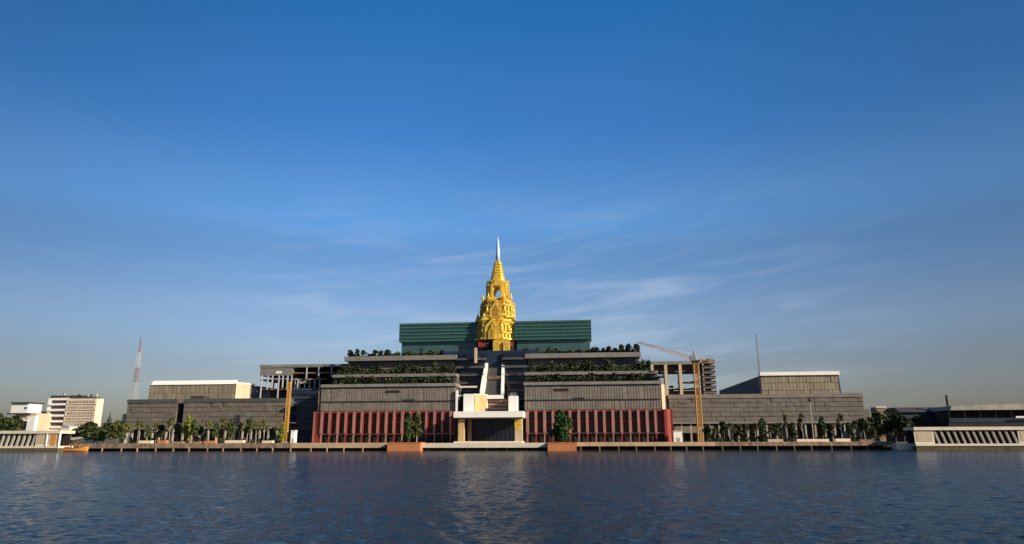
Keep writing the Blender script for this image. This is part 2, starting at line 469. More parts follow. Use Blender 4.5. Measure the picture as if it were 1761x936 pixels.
# thin white frame left of the entrance
box('white_post', M['white'], MAIN, X(783.5, 690, 334), X(787, 690, 334), 334.2, 335.2, zc1, Z(785, 671.5, 334))
box('white_rail', M['white'], MAIN, X(787, 680, 334), X(824, 680, 334), 334.4, 335.1, Z(800, 681.5, 334), Z(800, 679.5, 334))
box('white_rail', M['pale_ledge'], MAIN, X(786, 665, 345), X(820, 665, 345), 345, 346.5, Z(800, 667, 345), Z(800, 664, 345))

# monumental stair rising to the spire
ya, yb = 341.0, 367.0
za, zb = Z(848, 682, ya), Z(852, 609, yb)
xl0, xr0 = X(829, 682, ya), X(864, 682, ya)
xl1, xr1 = X(840, 612, yb), X(866, 612, yb)
for nm, lx0, lx1, mm in (('stair_wall', xl0, xl1, 'white'), ('stair_wall', xr0, xr1, 'white')):
    mb = MB()
    segs = [(0, .36), (.40, .70), (.74, 1.0)]
    for k, (s0, s1) in enumerate(segs):
        yA, yB = ya + (yb - ya) * s0, ya + (yb - ya) * s1
        zA, zBb = za + (zb - za) * s0, za + (zb - za) * s1
        x0 = lx0 + (lx1 - lx0) * s0; x1 = lx0 + (lx1 - lx0) * s1
        w0 = 2.3 - .5 * k if lx0 == xl0 else 1.5
        mb.add([(x0 - w0 / 2, yA, zA - 6), (x0 + w0 / 2, yA, zA - 6), (x1 + w0 / 2, yB, zA - 6), (x1 - w0 / 2, yB, zA - 6),
                (x0 - w0 / 2, yA, zA + 2.6), (x0 + w0 / 2, yA, zA + 2.6), (x1 + w0 / 2, yB, zBb + 2.6), (x1 - w0 / 2, yB, zBb + 2.6)],
               [(3, 2, 1, 0), (4, 5, 6, 7), (0, 1, 5, 4), (1, 2, 6, 5), (2, 3, 7, 6), (3, 0, 4, 7)])
    mb.build(nm, M[mm], MAIN)
ns = 34
sm = MB()
for i in range(ns):
    s0, s1 = i / ns, (i + 1) / ns
    x0 = xl0 + (xl1 - xl0) * s0 + .7; x1 = xr0 + (xr1 - xr0) * s0 - .7
    z = za + (zb - za) * s0
    sm.box(x0, x1, ya + (yb - ya) * s0, ya + (yb - ya) * s1, z - 7, z + (zb - za) / ns)
sm.build('stair_flight', M['granite_dark'], MAIN)
for s0 in (.38, .72):
    z = za + (zb - za) * s0; y = ya + (yb - ya) * s0
    box('stair_landing', M['brownstone'], MAIN, xl0 + (xl1 - xl0) * s0 + .9, xr0 + (xr1 - xr0) * s0 - .9, y - 1.2, y + .6, z, z + 1.6)
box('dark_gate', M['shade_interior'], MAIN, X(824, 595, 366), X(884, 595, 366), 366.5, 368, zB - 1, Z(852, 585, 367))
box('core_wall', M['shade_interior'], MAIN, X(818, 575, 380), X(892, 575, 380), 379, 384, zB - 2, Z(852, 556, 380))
box('gate_lintel', M['granite_dark'], MAIN, X(832, 605, 362), X(872, 605, 362), 362.2, 366, Z(852, 610, 362), Z(852, 603.5, 362))
box('gilt_post', M['cream'], MAIN, X(815.5, 610, 352), X(819.5, 610, 352), 352.5, 354, Z(817, 624, 352), Z(817, 598, 352))
box('red_panel', M['red'], MAIN, X(822, 593, 366), X(840, 593, 366), 366.1, 366.45, Z(830, 597, 366), Z(830, 588, 366))
box('red_panel', M['red'], MAIN, X(868, 593, 366), X(882, 593, 366), 366.1, 366.45, Z(830, 597, 366), Z(830, 589, 366))

# ------------------------------------------------------------------ golden spire
YS = 376.0
sx = X(856, 560, YS)
zs = lambda py: Z(856, py, YS)
sc_ = (X(900, 560, YS) - X(800, 560, YS)) / 100.0        # metres per photograph pixel there
SP = thing('golden_spire', (sx, YS, zs(604)), 'gilded tiered pagoda spire with a pale needle tip rising between green glass blocks', 'spire')


def redent(hw, z, cx=sx, cy=YS, n=3, fr_=.62):
    """a square plan with stepped corners"""
    pts = []
    f = .60
    c_ = (1 + f) / 2
    qd = [(1, f), (c_ + .035, c_ - .11), (c_ - .015, c_ - .015), (c_ - .11, c_ + .035), (f, 1), (f * .45, 1), (f * .45, .965), (-f * .45, .965), (-f * .45, 1)]
    if n == 2: qd = [(1, f), (f, 1)]
    for k in range(4):
        c, s = (1, 0, -1, 0)[k], (0, 1, 0, -1)[k]
        for (x, y) in qd: pts.append((cx + hw * (c * x - s * y), cy + hw * (s * x + c * y), z))
    return pts


def tier(name, prof, m='gold', parent=SP, **kw):
    return MB().loft([redent(hw * sc_, zs(py), **kw) for py, hw in prof]).build(name, M[m], parent)


def gable(mb, cx, y, hw, z0, zmid, ztop, d):
    """porch with a steep, curved pointed gable, facing the river"""
    pts = [(cx - hw, z0), (cx + hw, z0), (cx + hw, zmid), (cx + hw * .62, zmid + (ztop - zmid) * .30), (cx + hw * .26, zmid + (ztop - zmid) * .66), (cx, ztop),
           (cx - hw * .26, zmid + (ztop - zmid) * .66), (cx - hw * .62, zmid + (ztop - zmid) * .30), (cx - hw, zmid)]
    mb.xz(pts, y, y + d)


tier('base_tier', [(589, 30), (587.5, 31.8), (585, 31.8), (584.2, 29), (578, 28.6), (576.5, 30.6), (575, 30.6), (574.2, 27.8), (560, 27.4), (558.5, 29.8), (557, 28.4), (555.5, 30.5), (553.5, 30.5), (551.5, 28)], cx=sx - 5.5 * sc_)
tier('foot_tier', [(603.5, 16), (600, 15), (592, 14), (589.1, 17)], n=2)
pb = MB().box(X(848, 595, 363.5), X(876, 595, 363.5), 364.2, 366.3, Z(860, 603.4, 363.5), Z(860, 584.5, 363.5)).build('gilt_portal', M['gold'], SP)
for a_, b_ in ((848, 858.5), (865.5, 876)):
    MB().box(X(a_, 595, 363.5), X(b_, 595, 363.5), 363.0, 364.2, Z(860, 603.4, 363.5), Z(860, 588, 363.5)).build('gilt_pillar', M['gold'], pb)
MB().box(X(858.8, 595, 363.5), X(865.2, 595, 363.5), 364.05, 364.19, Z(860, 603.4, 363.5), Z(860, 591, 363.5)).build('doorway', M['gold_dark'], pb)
tier('middle_tier', [(551.4, 28), (549, 30), (547.5, 30), (546.8, 27.2), (543, 27), (541.5, 28.6), (540.5, 26.4), (532, 26.0), (531, 28.6), (529.5, 28.6), (528.8, 23.6), (523.5, 23.0), (522.5, 25.2), (521.2, 25.2), (520.5, 21.5), (518.8, 23.4), (516.5, 20.5)])
# porches on the four faces of the two big tiers
for hw, z0, zm_, zt_, off in ((12, 588, 566, 551, 33), (10, 551, 537, 521, 29.5), (5.5, 588, 575, 563, 35)):
    cx_ = sx - (5.5 * sc_ if z0 == 588 else 0)
    mb = MB(); gable(mb, cx_, YS - off * sc_, hw * sc_, zs(z0), zs(zm_), zs(zt_), 5)
    pf = mb.build('porch', M['gold'], SP)
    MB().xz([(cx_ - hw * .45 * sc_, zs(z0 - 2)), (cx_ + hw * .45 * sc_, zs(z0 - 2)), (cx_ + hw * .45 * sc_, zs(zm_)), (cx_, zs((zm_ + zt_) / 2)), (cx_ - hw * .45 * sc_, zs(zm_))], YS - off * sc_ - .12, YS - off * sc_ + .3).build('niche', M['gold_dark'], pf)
    for s in (-1, 1):
        mb = MB(); gable(mb, 0, 0, hw * sc_, zs(z0), zs(zm_), zs(zt_), 5)
        mb.v = [(cx_ + s * (off * sc_ - y), YS + x * (1 if s > 0 else -1), z) for x, y, z in mb.v]
        mb.build('porch', M['gold'], SP)
for i in (-1, 1):                        # corner pinnacles on the chamfered corners
    for (dx, z0, z1, r, cx0) in ((27.5, 552.5, 541, 2.8, -5.5), (25, 518.5, 507, 2.2, 0), (30, 575.5, 560, 2.4, -5.5), (28, 541, 530, 2.0, 0)):
        for f1, f2 in ((.52, .97), (.97, .52)):
            x = sx + cx0 * sc_ + i * dx * f1 * sc_
            MB().loft([redent(r * f * sc_, zs(z0 + (z1 - z0) * t), x, YS - dx * f2 * sc_, 2) for t, f in ((0, 1), (.25, 1.15), (.35, .8), (1, .08))]).build('pinnacle', M['gold'], SP)
# slim dark niches between gilded ribs
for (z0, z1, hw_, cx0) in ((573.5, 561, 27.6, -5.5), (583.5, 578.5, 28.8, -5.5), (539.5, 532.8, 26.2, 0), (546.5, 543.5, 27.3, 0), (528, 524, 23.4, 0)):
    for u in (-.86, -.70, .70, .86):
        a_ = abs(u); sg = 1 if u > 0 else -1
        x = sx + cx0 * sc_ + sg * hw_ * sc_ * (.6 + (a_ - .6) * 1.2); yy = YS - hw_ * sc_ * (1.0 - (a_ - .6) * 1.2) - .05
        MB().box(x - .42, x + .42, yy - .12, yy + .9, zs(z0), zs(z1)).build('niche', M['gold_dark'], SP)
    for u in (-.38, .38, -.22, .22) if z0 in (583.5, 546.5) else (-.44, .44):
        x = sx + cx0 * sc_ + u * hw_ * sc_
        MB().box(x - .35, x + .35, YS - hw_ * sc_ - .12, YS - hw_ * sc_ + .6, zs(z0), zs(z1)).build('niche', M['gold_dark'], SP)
# open arched pavilion
pz0, pz1, hw = zs(517.5), zs(490), 19.2 * sc_
ow = 5.6 * sc_; zsp = pz0 + (pz1 - pz0) * .50; zap = pz0 + (pz1 - pz0) * .80


def arch_wall(mb, half, y0, y1):
    mb.box(-half, -ow, y0, y1, pz0, pz1); mb.box(ow, half, y0, y1, pz0, pz1)
    n = 10
    for i in range(n):
        x0, x1 = -ow + 2 * ow * i / n, -ow + 2 * ow * (i + 1) / n
        f = lambda x: zsp + (zap - zsp) * (1 - (abs(x) / ow) ** 1.6)
        mb.add([(x0, y0, f(x0)), (x1, y0, f(x1)), (x1, y1, f(x1)), (x0, y1, f(x0)), (x0, y0, pz1), (x1, y0, pz1), (x1, y1, pz1), (x0, y1, pz1)],
               [(3, 2, 1, 0), (4, 5, 6, 7), (0, 1, 5, 4), (1, 2, 6, 5), (2, 3, 7, 6), (3, 0, 4, 7)])


for k in range(4):
    mb = MB(); arch_wall(mb, hw * (.82 if k % 2 == 0 else .82 - 2.2 / hw / 1), -hw * .82, -hw * .82 + 2.2)
    c, s = (1, 0, -1, 0)[k], (0, 1, 0, -1)[k]
    mb.v = [(sx + c * x - s * y, YS + s * x + c * y, z) for x, y, z in mb.v]
    mb.build('arch_wall', M['gold'], SP)
    mb = MB(); gable(mb, 0, -hw * 1.0, ow * 1.75, pz0 + (pz1 - pz0) * .80, pz0 + (pz1 - pz0) * .86, pz0 + (pz1 - pz0) * 1.25, 2.0)
    for s2 in (-1, 1): mb.box(s2 * ow * 1.1 - .0, s2 * ow * 1.75, -hw * 1.0, -hw * .83, pz0, pz0 + (pz1 - pz0) * .80)
    mb.v = [(sx + c * x - s * y, YS + s * x + c * y, z) for x, y, z in mb.v]
    mb.build('arch_porch', M['gold'], SP)
tier('pavilion_cornice', [(490, 16.5), (488.5, 18.4), (487, 16), (485, 14.2)])
cone = [(485, 12.6)]
for i in range(7):
    t0, t1 = i / 7, (i + 1) / 7
    py0, py1 = 485 - 33 * t0, 485 - 33 * t1
    h0, h1 = 12.6 - 6.8 * t0 ** .8, 12.6 - 6.8 * t1 ** .8
    cone += [(py0 - .6, h0 + 1.0), (py0 - 1.5, h0 - 1.0), (py1 + .4, h1 + .2)]
tier('ringed_cone', cone + [(451.5, 6.2), (450.5, 4.4)], n=2)
ring = lambda r, z, n=10: [(sx + r * math.cos(6.2832 * i / n), YS + r * math.sin(6.2832 * i / n), z) for i in range(n)]
MB().loft([ring(4.0 * sc_, zs(450.5)), ring(3.3 * sc_, zs(436)), ring(2.1 * sc_, zs(418)), ring(.15 * sc_, zs(406))]).build('needle', M['silver'], SP, smooth=True)

# ------------------------------------------------------------------ wings


def wing(label, segs, depth, refpx):
    w = thing('wing_building', (X((segs[0][0] + segs[-1][1]) / 2, 760, 345), 345, GZ), label, 'building wing')
    for (p0, p1, yt, yslab, y, cols_, tag_) in segs:
        zt_, zm_ = Z((p0 + p1) / 2, yt, y), Z((p0 + p1) / 2, yslab, y)
        x0, x1 = X(p0, 715, y), X(p1, 715, y)
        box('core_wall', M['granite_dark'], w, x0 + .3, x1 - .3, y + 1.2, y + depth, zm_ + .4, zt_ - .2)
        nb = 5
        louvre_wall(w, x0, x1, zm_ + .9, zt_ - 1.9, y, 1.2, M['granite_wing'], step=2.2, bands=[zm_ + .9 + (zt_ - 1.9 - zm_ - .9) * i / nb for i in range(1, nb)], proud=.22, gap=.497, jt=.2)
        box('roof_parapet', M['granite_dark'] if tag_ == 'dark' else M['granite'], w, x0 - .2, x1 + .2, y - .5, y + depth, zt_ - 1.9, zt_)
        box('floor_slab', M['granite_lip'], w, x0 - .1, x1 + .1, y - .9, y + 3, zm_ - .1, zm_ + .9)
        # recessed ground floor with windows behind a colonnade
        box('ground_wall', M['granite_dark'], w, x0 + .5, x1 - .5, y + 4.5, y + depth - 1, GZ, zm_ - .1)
        n = cols_
        for i in range(n + 1):
            x = x0 + .8 + (x1 - x0 - 1.6) * i / n
            MB().box(x - .4, x + .4, y - .2, y + .6, GZ, zm_ - .1).build('column', M['concrete'], w)
            if i < n:
                xw = x + (x1 - x0 - 1.6) / n
                MB().box(x + .7, xw - .7, y + 4.2, y + 4.5, GZ + .9, zm_ - 1.2).build('window', M['dark_glass'], w)
    return w


YW = 345.0
WL = wing('long low grey granite wing left of the red colonnade, dark gap near its middle',
          [(217, 303, 687, 738, 346, 7, 'dark'), (315, 496, 685.5, 737, YW, 12, 'dark')], 40, 0)
box('gap_wall', M['shade_interior'], WL, X(302, 720, 350), X(317, 720, 350), 351, 372, GZ, Z(310, 690, 350))
box('roof_hut', M['slate'], WL, X(326, 684, 348), X(348, 684, 348), 349, 356, Z(336, 686, 348), Z(336, 681, 348))
box('end_panel', M['pale_ledge'], WL, X(210, 720, 352), X(214.5, 720, 352), 352, 354, GZ, Z(212, 712, 352))
# glass link in the main block's shade, that blue shade also put into its navy colour
x0, x1 = X(494, 700, 350), X(550, 700, 345)
lk = box('link_wall', M['blue_panel'], WL, x0, x1, 350, 380, GZ, Z(520, 668, 350))
for i in range(7):
    z = GZ + 3 + i * 4.0
    MB().box(x0, x1, 349.7, 350, z, z + .5).build('floor_band', M['granite_dark'], lk)
for i in range(4):
    z = GZ + 3.7 + i * 6.2
    MB().box(x0 + 1, x1 - 1, 349.85, 349.998, z, z + 3.0).build('window', M['dark_glass'], lk)

WR = wing('long low brown granite wing right of the red colonnade, behind the crane mast',
          [(1152, 1487, 677.5, 728, YW, 20, 'granite')], 40, 0)
zq = Z(1250, 744, YW)
box('terrace_beam', M['granite'], WR, X(1160, 740, YW), X(1228, 740, YW), YW - .15, YW + 3, zq - .1, zq + 3.0)
box('side_block', M['granite_wing'], WR, X(1487.5, 730, 350), X(1501, 730, 350), 352, 378, GZ, Z(1495, 703, 350))

# ------------------------------------------------------------------ halls behind the wings
HL = thing('assembly_hall', (X(345, 690, 362), 362, GZ), 'tan louvred hall with bright white roof edge rising behind the left wing', 'hall building')
y = 360.0
x0, x1 = X(257, 670, y), X(406, 670, y)
zb_, z1_, z2_ = Z(335, 692, y), Z(335, 661.5, y), Z(335, 655, y)
box('hall_core', M['slate'], HL, x0 + 1, x1 - .2, y + 1, y + 46, GZ, z1_)
louvre_wall(HL, x0, x1, zb_, z1_, y, 1.0, M['tan'], step=2.6, bands=(zb_ + (z1_ - zb_) * .5,), name='louvre_front')
MB().yz([(y - .6, z1_), (y + 3, z1_), (y + 3, z2_ + .3), (y + 1.4, z2_ + .3)], X(261, 658, y), X(404, 655, y)).build('roof_edge', M['white'], HL)
# angled cream end face
MB().prism([(x1, y - .3), (X(428, 672, y + 7), y + 8), (X(428, 672, y + 7), y + 12), (x1, y + 12)], zb_, z1_).build('end_wall', M['cream'], HL)
MB().prism([(x1 - .2, y - .6), (X(428.5, 672, y + 7), y + 7.7), (X(428.5, 672, y + 7), y + 13), (x1 - .2, y + 13)], z1_, z1_ + 1.0).build('end_coping', M['pale_ledge'], HL)
MB().prism([(X(428, 672, 369), 369), (X(447, 672, 372), 372), (X(447, 672, 372), 400), (X(428, 672, 369), 400)], GZ, Z(436, 664, 370)).build('rear_wall', M['blue_panel'], HL)

HR = thing('assembly_hall', (X(1375, 690, 362), 362, GZ), 'tan panelled hall with pale roof edge and dark sloping flank behind the right wing', 'hall building')
x0, x1 = X(1309, 660, y), X(1446, 660, y)
xt1 = X(1442.5, 642, y)
zb_, z1_, z2_ = Z(1375, 684, y), Z(1375, 645.5, y), Z(1375, 639.5, y)
MB().xz([(x0, GZ), (x1 + 1, GZ), (xt1, z1_), (x0, z1_)], y + .7, y + 105).build('hall_core', M['dark_roof'], HR)
pn = MB(); npn = 22
for r_ in range(3):
    for i in range(npn):
        a_ = x0 + (x1 - 1 - x0) * i / npn; b_ = a_ + (x1 - 1 - x0) / npn
        zz0, zz1 = zb_ + (z1_ - zb_) * r_ / 3, zb_ + (z1_ - zb_) * (r_ + 1) / 3
        pn.box(a_ + .06, b_ - .06, y + random.uniform(.0, .25), y + .7, zz0 + .1, zz1 - .1)
pn.build('panel_front', M['tan'], HR)
box('roof_edge', M['white'], HR, x0 - .3, xt1 + .2, y - .6, y + 3, z1_, z2_)
# roof of the flank, sloping down towards the back
MB().xz([(x0 - .6, GZ), (x0 - .25, GZ), (x0 - .25, z1_ - .2), (x0 - .6, z1_ - .2)], y + .2, y + 108).build('flank_wall', M['slate'], HR)

# ------------------------------------------------------------------ unfinished frames behind the main block
FL = thing('concrete_frame', (X(500, 690, 372), 372, GZ), 'unfinished concrete frame with open storeys left of the planted terraces', 'unfinished building')
y = 366.0
zr0, zr1 = Z(500, 632, y), Z(500, 627, y)
box('roof_slab', M['granite_lip'], FL, X(446, 640, y), X(596, 640, y), y, y + 22, zr0, zr1)
box('upper_room', M['granite_lip'], FL, X(447, 640, y), X(503, 640, y), y + .3, y + 18, Z(475, 646, y), zr0 - .01)
box('white_board', M['white'], FL, X(474, 640, y), X(484, 640, y), y + .1, y + .29, Z(479, 642.5, y), Z(479, 638.5, y))
for py in (641.5, 652.5, 669):
    a_, b_ = (504, 596) if py < 650 else (447, 560)
    z = Z(510, py, y)
    box('floor_slab', M['concrete_old'], FL, X(a_, 640, y), X(b_, 640, y), y + (.4 if py < 650 else .8), y + 20, z - .3, z + .3)
for p_, t_, b_ in ((449.5, 646, 688), (460, 646, 670), (468, 646, 668), (479, 646, 688), (486, 646, 667), (494, 646, 670), (501, 646, 688), (512, 653, 668), (526, 632, 651), (547, 632, 651), (569, 632, 648)):
    x = X(p_, 660, y)
    MB().box(x - .27, x + .27, y - .3, y + .3, Z(p_, b_, y), Z(p_, t_, y) - .02).build('column', M['mast_white'], FL)
    MB().box(x - .5, x + .5, y + 14, y + 15, Z(p_, b_, y), Z(p_, t_, y) - .02).build('column', M['concrete_old'], FL)
box('dark_core', M['shade_interior'], FL, X(504, 640, y), X(596, 640, y), y + 7, y + 19, Z(500, 668.5, y), zr0 - .02)
box('dark_core', M['dark_roof'], FL, X(452, 680, y), X(500, 680, y), y + 9, y + 13, Z(500, 690, y), Z(500, 671, y))
box('rear_screen', M['granite_dark'], FL, X(462, 660, y), X(500, 660, y), y + 13.2, y + 13.6, Z(480, 668, y), Z(480, 654, y))
for k_ in range(6):
    x = X(506 + k_ * 8.5, 650, y)
    MB().box(x - .25, x + .25, y + 1.2, y + 1.7, Z(520, 668, y), Z(520, 653, y)).build('slim_column', M['mast_white'], FL)
box('tarpaulin', M['concrete'], FL, X(516, 657, y), X(528, 657, y), y - .1, y + .5, Z(520, 660, y), Z(520, 656, y))

FR = thing('concrete_frame', (X(1175, 690, 372), 372, GZ), 'unfinished concrete frame with see-through storeys and stacked balconies behind the right crane', 'unfinished building')
zr0, zr1 = Z(1150, 627, y), Z(1150, 621.5, y)
box('roof_slab', M['granite_lip'], FR, X(1100, 640, y), X(1206, 640, y), y, y + 14, zr0, zr1)
box('upper_room', M['timber_dark'], FR, X(1118, 640, y), X(1206, 640, y), y + 2.5, y + 12, Z(1150, 640.5, y), zr0 - .01)
for p_ in (1122.5, 1146, 1171):
    x = X(p_, 655, y)
    MB().box(x - .75, x + .75, y - .2, y + 1.2, Z(p_, 681, y), zr0 - .02).build('column', M['cream'], FR)
    MB().box(x - .3, x + 1.0, y + 8, y + 9, Z(p_, 681, y), zr0 - .02).build('column', M['concrete_old'], FR)
for py, a_, b_ in ((646, 1120, 1150), (656.5, 1170, 1206), (668, 1120, 1206)):
    box('floor_slab', M['concrete'], FR, X(a_, 655, y), X(b_, 655, y), y + .5, y + 12, Z(1160, py, y) - .25, Z(1160, py, y) + .3)
for a_, b_, t_, bt in ((1122, 1130, 647, 660), (1130, 1145, 664, 672), (1172, 1180, 671, 680), (1153, 1160, 662, 676)):
    box('infill_wall', M['concrete'] if a_ != 1153 else M['dark_roof'], FR, X(a_, 655, y), X(b_, 655, y), y + 6, y + 7, Z(a_, bt, y), Z(a_, t_, y))
box('base_storey', M['timber_dark'], FR, X(1122, 680, y), X(1206, 680, y), y + 2, y + 12, Z(1160, 690, y), Z(1160, 672, y))
# tower of stacked balconies
box('stair_core', M['granite_dark'], FR, X(1209, 650, y), X(1222, 650, y), y, y + 9, Z(1215, 690, y), Z(1215, 626, y))
for i in range(7):
    z = Z(1222, 624 + i * 8.6, y)
    bl = MB().box(X(1207, 650, y), X(1230, 650, y), y - 2.2, y + 9.5, z - .4, z).build('balcony', M['granite_lip'], FR)
    MB().box(X(1207, 650, y) + .1, X(1230, 650, y) - .1, y - 2.15, y - 2.0, z + .02, z + .9).build('balcony_front', M['timber_dark'], bl)
for p_ in (1209, 1228.5):
    x = X(p_, 650, y)
    MB().box(x - .35, x + .35, y - 1.9, y - 1.2, Z(p_, 690, y), Z(p_, 625, y)).build('column', M['concrete'], FR)

# ------------------------------------------------------------------ cranes and masts


def lattice(mb, cx, cy, z0, z1, w0, w1, bay, r, rb):
    n = max(2, int((z1 - z0) / bay))
    def cor(t, k):
        w = (w0 + (w1 - w0) * t) / 2
        return Vector((cx + w * (1, 1, -1, -1)[k], cy + w * (1, -1, -1, 1)[k], z0 + (z1 - z0) * t))
    for k in range(4):
        mb.tube(cor(0, k), cor(1, k), r, r * (.6 if w1 < w0 * .6 else 1), 5)
    for i in range(n):
        for k in range(4):
            a, b_ = cor(i / n, k), cor((i + 1) / n, (k + 1) % 4)
            mb.tube(a, b_, rb, n=4); mb.tube(cor(i / n, k), cor(i / n, (k + 1) % 4), rb, n=4)
            mb.tube(cor(i / n, (k + 1) % 4), cor((i + 1) / n, k), rb, n=4)


yc = 333.0
p = at(1204, 742, yc); ptop = at(1197, 622, yc)
cxm = p.x
CR = thing('tower_crane', (cxm, yc, GZ), 'orange tower crane with raised jib before the right wing', 'crane')
mb = MB(); lattice(mb, cxm, yc, GZ, Z(1197, 624, yc), 2.2, 2.2, 2.0, .21, .13); mb.build('mast', M['crane'], CR)
zt_ = Z(1197, 624, yc)
xm = cxm
MB().box(xm - 1.6, xm + 1.6, yc - 1.6, yc + 1.6, zt_, zt_ + 1.0).build('slewing_ring', M['timber_dark'], CR)
MB().box(xm - 2.6, xm - 1.0, yc - 1.8, yc - .2, zt_ + 1.0, zt_ + 3.2).build('cab', M['steel'], CR)
mb = MB(); lattice(mb, xm - .6, yc, zt_ + 1.0, Z(1192, 603, yc), 1.6, .5, 1.5, .18, .12); mb.build('tower_head', M['steel'], CR)
# jib, raised and pointing left and away
j0 = Vector((xm - 1.2, yc, zt_ + 1.6)); j1 = at(1098, 590, yc + 32)
mb = MB(); n = 22; d_ = (j1 - j0); side = Vector((d_.y, -d_.x, 0)).normalized()
for i in range(n):
    t0, t1 = i / n, (i + 1) / n
    w = .75 * (1 - .5 * t0); w1 = .75 * (1 - .5 * t1)
    A = [j0 + d_ * t0 + side * w * s for s in (-1, 1)] + [j0 + d_ * t0 + Vector((0, 0, 1.4 * (1 - .5 * t0)))]
    B = [j0 + d_ * t1 + side * w1 * s for s in (-1, 1)] + [j0 + d_ * t1 + Vector((0, 0, 1.4 * (1 - .5 * t1)))]
    for k in range(3):
        mb.tube(A[k], B[k], .12, n=4); mb.tube(A[k], B[(k + 1) % 3], .08, n=4); mb.tube(A[k], A[(k + 1) % 3], .08, n=4)
mb.build('jib', M['crane_pale'], CR)
hd = Vector((xm - .6, yc, Z(1192, 604, yc)))
mb = MB()
mb.tube(hd, j0 + d_ * .75 + Vector((0, 0, 1)), .05, n=4); mb.tube(hd, Vector((xm + 7.5, yc - 3, zt_ + 1.9)), .05, n=4)
mb.build('stay_cable', M['steel'], CR)
mb = MB(); mb.box(xm + 1, xm + 8, yc - 2.0, yc - .6, zt_ + 1.0, zt_ + 1.6); mb.build('counter_jib', M['crane'], CR)
MB().box(xm + 5.6, xm + 8, yc - 2.3, yc - .3, zt_ - .6, zt_ + 1.6).build('counterweight', M['concrete_old'], CR)

p = at(491, 757, 331)
HM = thing('crane_mast', (p.x, 331, GZ), 'slim yellow lattice mast standing before the shaded link left of the red colonnade', 'mast')
mb = MB(); lattice(mb, p.x, 331, GZ, Z(498, 657, 331), 1.35, 1.35, 1.6, .17, .11); mb.build('lattice_shaft', M['crane'], HM)
MB().box(p.x - 1.3, p.x + 1.3, 329.7, 332.3, GZ + .01, GZ + .9).build('base_block', M['concrete'], HM)
mb = MB()
for z in (GZ + 10, GZ + 20):
    mb.tube((p.x, 331, z), (p.x, 345, z), .12, n=4)
mb.build('tie_bar', M['steel'], HM)

# red and white radio mast, thin dark mast
p0 = at(229, 690, 430)
RM = thing('radio_mast', (p0.x, 430, GZ), 'tall tapering lattice radio mast in red and white bands behind the left wing', 'radio mast')
ztop = Z(244, 580, 430); zlo = GZ
zc = [GZ] + [Z(x_, y_, 430) for x_, y_ in ((233, 657), (237, 632), (241, 606), (244, 580))]
for i in range(4):
    t0, t1 = (zc[i] - GZ) / (ztop - GZ), (zc[i + 1] - GZ) / (ztop - GZ)
    wd = lambda t: 5.2 * (1 - t) ** 1.15 + .5
    mb = MB(); lattice(mb, p0.x, 430, zc[i], zc[i + 1], wd(t0), wd(t1), 3.0, .15, .10)
    mb.build('mast_section', M['mast_white'] if i % 2 == 0 else M['mast_hazy_red'], RM)
MB().tube((p0.x, 430, ztop), (p0.x, 430, ztop + 4), .1, n=5).build('antenna', M['mast_hazy_red'], RM)
p0 = at(1306, 640, 460)
TM = thing('radio_mast', (p0.x, 460, GZ), 'very thin dark radio mast beside the dark flank of the right hall', 'radio mast')
zt_ = Z(1298, 574, 460)
mb = MB(); lattice(mb, p0.x, 460, GZ, zt_, 1.1, .5, 2.6, .09, .05); mb.build('mast_section', M['mast_hazy_red'], TM)

# ------------------------------------------------------------------ riverside concrete landings, left and right


def landing(label, p_wall0, p_wall1, p_op0, p_op1, n, ytop, ybot, Y, slant, door=None):
    zt_, zb_ = Z((p_wall0 + p_wall1) / 2, ytop, Y), Z((p_wall0 + p_wall1) / 2, ybot, Y)
    x0, x1 = X(p_wall0, 755, Y), X(p_wall1, 755, Y)
    t = thing('river_landing', ((x0 + x1) / 2, Y, 0), label, 'landing stage')
    H = zt_ - zb_
    box('roof_beam', M['pale_ledge'], t, x0, x1, Y - .5, Y + 9, zt_ - H * .17, zt_)
    box('floor_beam', M['pale_ledge'], t, x0, x1, Y - .4, Y + 9, zb_, zb_ + H * .12)
    box('base_wall', M['moss'], t, x0 + .2, x1 - .2, Y - .1, Y + 9, -2, zb_)
    box('rear_wall', M['shade_interior'], t, x0, x1, Y + 6, Y + 6.5, zb_ + H * .12, zt_ - H * .17)
    a_, b_ = X(p_op0, 755, Y), X(p_op1, 755, Y)
    for c0, c1 in ((x0, a_), (b_, x1)):
        if c1 - c0 > .5:
            w = box('panel_wall', M['pale_ledge'], t, c0, c1, Y, Y + .5, zb_ + H * .12, zt_ - H * .17)
            if c1 - c0 > 2: box('stone_panel', M['cream'], w, c0 + .8, c1 - .8, Y - .08, Y + .1, zb_ + H * .24, zt_ - H * .26)
    for i in range(n):
        xm_ = a_ + (b_ - a_) * (i + .5) / n
        w = (b_ - a_) / n * .17; s = (b_ - a_) / n * slant
        z0, z1 = zb_ + H * .12, zt_ - H * .17
        MB().xz([(xm_ - w + s, z0), (xm_ + w + s, z0), (xm_ + w - s, z1), (xm_ - w - s, z1)], Y + .1, Y + 1.0).build('strut', M['concrete'], t)
    return t, zb_, zt_


